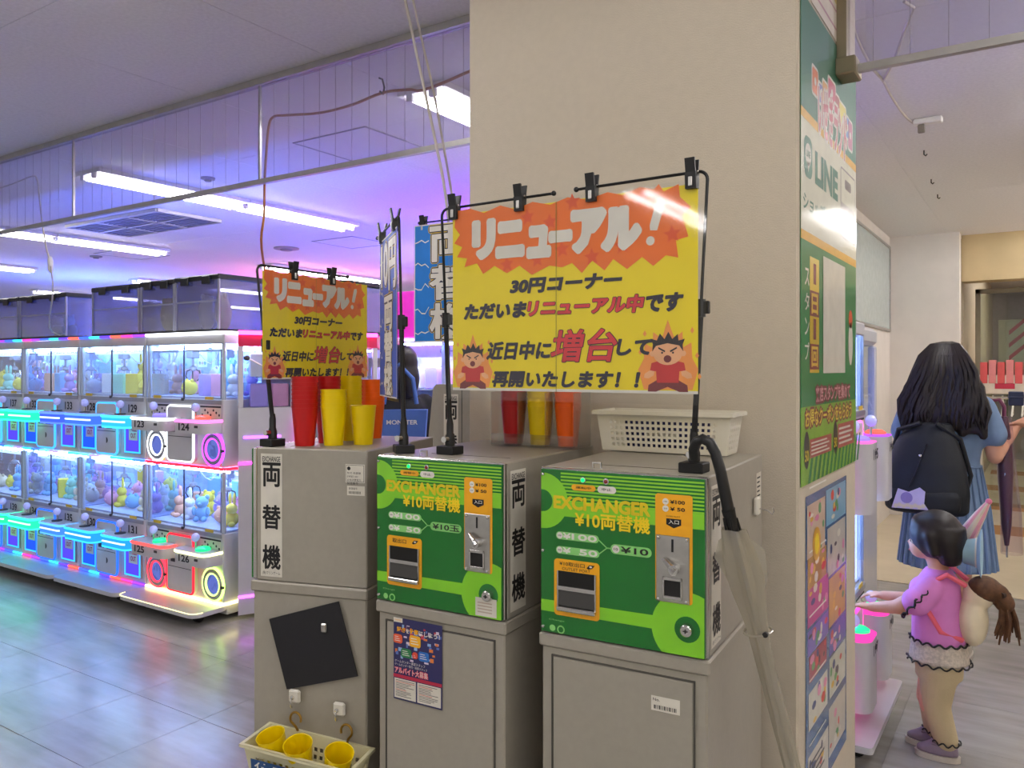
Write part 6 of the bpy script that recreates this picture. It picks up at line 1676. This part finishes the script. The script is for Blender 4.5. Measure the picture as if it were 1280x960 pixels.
blob('shirt', [('l', [(0, 0, .8, .17, .12), (0, 0, 1.1, .17, .12), (0, 0, 1.3, .185, .11), (0, 0, 1.38, .1, .08)]), ('c', (.18, 0, 1.32), .065, (.2, .02, 1.12), .065), ('c', (-.18, 0, 1.32), .065, (-.19, .03, 1.12), .065)], mat('shirt_white', '#dcd6cc', .8), W3, .012, 4)
blob('trousers', [('l', [(0, 0, .7, .17, .12), (0, 0, .85, .165, .115)]), ('c', (-.08, 0, .8), .1, (-.08, 0, .12), .07), ('c', (.08, 0, .8), .1, (.08, 0, .12), .07)], mat('trousers_navy', '#2c3348', .8), W3, .012, 4)
blob('hair', [('e', (0, -.01, 1.56), (.095, .1, .1)), ('e', (0, -.06, 1.48), (.085, .06, .1))], m_hr, W3, .01, 3)
pu = at(1255, 520, 4.1)
ub = thing('umbrella', 'furled dark purple umbrella in a clear sleeve hanging below the joined hands', 'umbrella', (pu.x, pu.y, 1.26))
MB().tube([(0, 0, .0), (.004, 0, -.15), (.006, 0, -.3), (.010, 0, -.55), (.012, 0, -.66)], [.018, .034, .036, .024, .010], 14).build('canopy', mat('umbrella_purple', '#4a1038', .35, coat=.3), ub)
MB().tube([(.004, 0, .0), (.006, 0, -.2), (.03, 0, -.5), (.034, 0, -.70)], [.03, .042, .048, .05], 16, cap=False).build('sleeve', clear('sleeve_film', '#f4ecf2', .4, .08, body=.05), ub)
MB().tube([(.012, 0, -.66), (.013, 0, -.72)], .005, 8).build('tip', m_chrome, ub)
MB().tube([(0, 0, 0), (0, 0, .05), (-.02, 0, .085), (-.05, 0, .08), (-.055, 0, .06)], .010, 8).build('handle', mat('handle_plum', '#6a2848', .4), ub)
wl_ = at(1270, 500, 4.25)
t = thing('wallet', 'dark navy case held above the hands at the right edge', 'wallet', (wl_.x, wl_.y, wl_.z), .3)
MB().box(-.035, -.008, -.03, .035, .008, .045, .004).build('case', mat('navy_case', '#1b2648', .5), t); MB().box(-.037, -.010, .01, .037, .010, .018, .002).build('flap_edge', mat('navy_case'), t)

# ---------------------------------------------------------------- visitor behind the portrait banner
vp_ = at(500, 545, 4.55)
V = thing('person', 'person with blue shoulder bag standing behind the portrait banner', 'person', (vp_.x, vp_.y, 0), math.radians(75))
bv = [('e', (0, .02, 1.50), (.078, .092, .108)), ('c', (0, 0, 1.34), .05, (0, 0, 1.43), .05), ('l', [(0, 0, .85, .15, .1), (0, 0, 1.1, .14, .1), (0, 0, 1.28, .165, .09), (0, 0, 1.36, .08, .06)]), ('c', (-.07, 0, .85), .085, (-.07, .0, .08), .04), ('c', (.07, 0, .85), .085, (.07, .0, .08), .04), ('c', (-.07, 0, .06), .036, (-.07, .12, .035), .03), ('c', (.07, 0, .06), .036, (.07, .12, .035), .03),
      ('c', (.18, 0, 1.30), .05, (.22, -.03, 1.06), .04), ('c', (.22, -.03, 1.06), .038, (.2, .1, .9), .028), ('c', (-.18, 0, 1.30), .05, (-.22, -.05, 1.06), .04), ('c', (-.22, -.05, 1.06), .038, (-.2, .1, .95), .028), ('e', (0, .11, 1.49), (.014, .02, .018))]
hand(bv, (.2, .1, .9), (0, .6, -.8), (1, 0, 0), 1., .4, 1); hand(bv, (-.2, .1, .95), (0, .6, -.8), (-1, 0, 0), 1., .4, -1)
blob('body', bv, mat('skin_pale', '#e8b4ae', .55), V, .009, 4)
blob('hair', [('e', (0, -.01, 1.545), (.095, .105, .1)), ('e', (0, -.06, 1.45), (.085, .06, .13))], m_hr, V, .01, 3)
blob('shirt', [('l', [(0, 0, .85, .165, .115), (0, 0, 1.1, .155, .112), (0, 0, 1.28, .18, .105), (0, 0, 1.36, .1, .075)]), ('c', (.17, 0, 1.3), .062, (.21, -.02, 1.15), .06), ('c', (-.17, 0, 1.3), .062, (-.21, -.02, 1.15), .06)], mat('shirt_black', '#17171c', .8), V, .012, 4)
blob('trousers', [('l', [(0, 0, .7, .17, .12), (0, 0, .86, .165, .115)]), ('c', (-.07, 0, .8), .1, (-.07, 0, .12), .07), ('c', (.07, 0, .8), .1, (.07, 0, .12), .07)], mat('trousers_grey', '#4a4c58', .8), V, .012, 4)
gb = at(506, 525, 4.40)
tb = thing('tote_bag', 'blue tote bag with pale lettering on the visitor behind the banner', 'bag', (gb.x - .02, gb.y, .95), math.radians(35))
MB().prism([(-.14, .03), (.12, .03), (.14, .33), (-.12, .33)], -.045, .045, 'y').build('bag_body', mat('bag_blue', '#4a6cb4', .7), tb)
pn = Pan(tb, FRONT((0, -.046, 0)), 1, 1); pn.text('bag_print', m_wht, 'MONSTER', -.08, .25, .09, .275, .001, .02); pn.done()
MB().tube([(-.1, 0, .36), (-.08, 0, .5), (-.02, .04, .58), (.06, .0, .5), (.08, 0, .36)], .012, 8).build('handle', mat('bag_blue'), tb)
ds = at(492, 546, 3.6)
t = thing('drum_stool', 'round yellow and blue topped drum with black rim behind the left machine', 'drum', (ds.x, ds.y, 0))
MB().lathe([(.0, 1.14), (.16, 1.135), (.18, 1.12)], 24).build('drum_skin', mat('drum_yellow', '#e8d23a', .4, noise=.1), t)
MB().tube([(.19 * math.cos(a), .19 * math.sin(a), 1.125) for a in np.linspace(0, 2 * PI, 32)[:-1]], .022, 8, closed=True).build('rim', m_black, t)
MB().lathe([(.19, 1.1), (.2, .8), (.18, .6), (.1, .55), (.1, 0.02), (.25, .0)], 24).build('stand', mat('drum_red', '#8a2430', .4), t)
pn = Pan(t, Matrix.Translation((0, 0, 1.141)), 1, 1)
for a in range(5): pn.circ('drum_patch', mat('drum_blue', '#2a6ac0', .4), .1 * math.cos(a * 1.25), .1 * math.sin(a * 1.25), .04, .001, 10)
pn.done()

def shoes(par, xs, m_, y=.03):
    for x in xs:
        s_ = blob('shoe', [('l', [(x, y + .03, .02, .046, .125), (x, y + .03, .045, .046, .122), (x, y + .0, .075, .044, .085), (x, y - .035, .11, .044, .05)])], m_, par, .009, 3)
        MB().prism([(x + .05 * math.cos(a), y + .03 + .132 * math.sin(a)) for a in np.linspace(0, 2 * PI, 24)[:-1]], .001, .02, 'z').build('sole', m_sole, s_)
shoes(W_, (-.067, .062), mat('shoe_cream', '#c9c0b2', .6)); shoes(W3, (-.08, .08), mat('shoe_black', '#1c1b1d', .5)); shoes(V, (-.07, .07), mat('shoe_black'))

# ================================================================ shop beyond the corridor, right
m_frame = mat('shop_frame', '#8d8672', .4, .3)
sf = thing('shop_partition', 'glass shop partition with slim frame at the far right', 'partition', (-.58, 9.9, 0))
for x in (0, .55, 1.4): MB().box(x, 0, 0, x + .05, .05, 2.36, .004).build('frame_post', m_frame, sf)
for z in (1.3, 2.31): MB().box(0, 0, z, 1.45, .05, z + .05, .004).build('frame_bar', m_frame, sf)
for x0, x1 in ((.05, .55), (.6, 1.4)):
    for z0, z1 in ((.05, 1.3), (1.35, 2.31)): MB().box(x0, .02, z0, x1, .026, z1).build('pane', clear('shop_glass', '#e8eee8', .5, .02, low=.06), sf, smooth=False)
def rack(label, loc, L, n, rz=0):
    o = thing('clothes_rack', label, 'clothes rack', loc, rz)
    for x in (0, L): MB().tube([(x, 0, .05), (x, 0, 1.25)], .014, 8).build('upright', m_chrome, o); 
    for x in (0, L): MB().tube([(x, -.25, .05), (x, .25, .05)], .014, 8).build('foot', m_chrome, o)
    MB().tube([(0, 0, 1.25), (L, 0, 1.25)], .013, 8).build('rail', m_chrome, o)
    for k in range(n):
        x = .08 + (L - .16) * k / (n - 1)
        g = MB().tube([(x, 0, 1.27), (x + .005, 0, 1.21), (x, -.2, 1.10), (x, .2, 1.10), (x + .005, 0, 1.21)], .007, 6).build('hanger', mat('hanger_white', '#d8d4c8', .4), o)
    return o
r1 = hit_y(1228, 560, 8.3)
rack('chrome clothes rack with white hangers at the far right', (r1.x, 8.3, 0), .9, 11)
bx_p = at(1222, 470, 7.6)
t = thing('display_box', 'pink and white boxes of goods with a red label above the clothes rack', 'display', (bx_p.x, bx_p.y, 1.27))
MB().box(0, 0, 0, .45, .3, .18, .006).build('tray', mat('tray_cream', '#e0d4c4', .5), t)
for k_ in range(6): MB().box(.02 + .07 * k_, -.004, .10, .08 + .07 * k_, .2, .30 + .02 * (k_ % 2), .004).build('packet', mat('packet_pink', '#e08a8a', .5) if k_ % 2 else mat('packet_rose', '#d85a5a', .5), t)
pn = Pan(t, FRONT((0, -.0005, 0)), 1, 1); pn.rect('label_plate', m_prz, .14, .05, .30, .1, .001); pn.text('label_word', m_wht, 'SALE', .17, .06, .27, .09, .002, .02) if False else None; pn.done()
for m__ in (0.45,): MB().tube([(.02, .15, 0), (.02, .15, -1.27)], .012, 8).tube([(.43, .15, 0), (.43, .15, -1.27)], .012, 8).build('legs', m_chrome, t)
cv = at(1268, 425, 8.8)
t = thing('chevron_poster', 'white poster with red chevrons in the shop at the right edge', 'poster', (cv.x - .15, cv.y, 1.5))
MB().box(0, 0, 0, .8, .02, .55, .003).build('board', m_lab, t)
pn = Pan(t, FRONT((0, -.0005, 0)), 1, 1)
for k_ in range(3): pn.poly('chevron', m_prz, [(.1, .1 + .14 * k_), (.25, .24 + .14 * k_), (.4, .1 + .14 * k_), (.4, .15 + .14 * k_), (.25, .29 + .14 * k_), (.1, .15 + .14 * k_)], .001)
pn.done(); MB().box(.05, .01, -1.5, .09, .03, 0).build('post', m_frame, t)
# shelves of goods deeper in the shop
for n_, (x, y) in enumerate(((.1, 12.2), (1.9, 12.0), (.9, 14.4))):
    o = thing('shop_shelf', ['left shelf of folded clothes deep in the shop', 'right shelf of folded clothes deep in the shop', 'rearmost shelf of folded clothes in the shop'][n_], 'shelf', (x, y, 0))
    for xx in (0, 1.4): MB().box(xx, 0, 0, xx + .04, .4, 1.7).build('side_panel', m_frame, o)
    for z in (.3, .7, 1.1, 1.5):
        MB().box(0, 0, z, 1.44, .4, z + .03).build('board', m_frame, o)
        for k_ in range(6): MB().box(.08 + .22 * k_, .05, z + .03, .26 + .22 * k_, .35, z + .15 + .03 * (k_ % 3), .02).build('folded_cloth', mat('cloth_%d' % (k_ % 5), ['#c05a5a', '#d8c8a0', '#3c4660', '#7ca08c', '#d89ab0'][k_ % 5], .8), o)
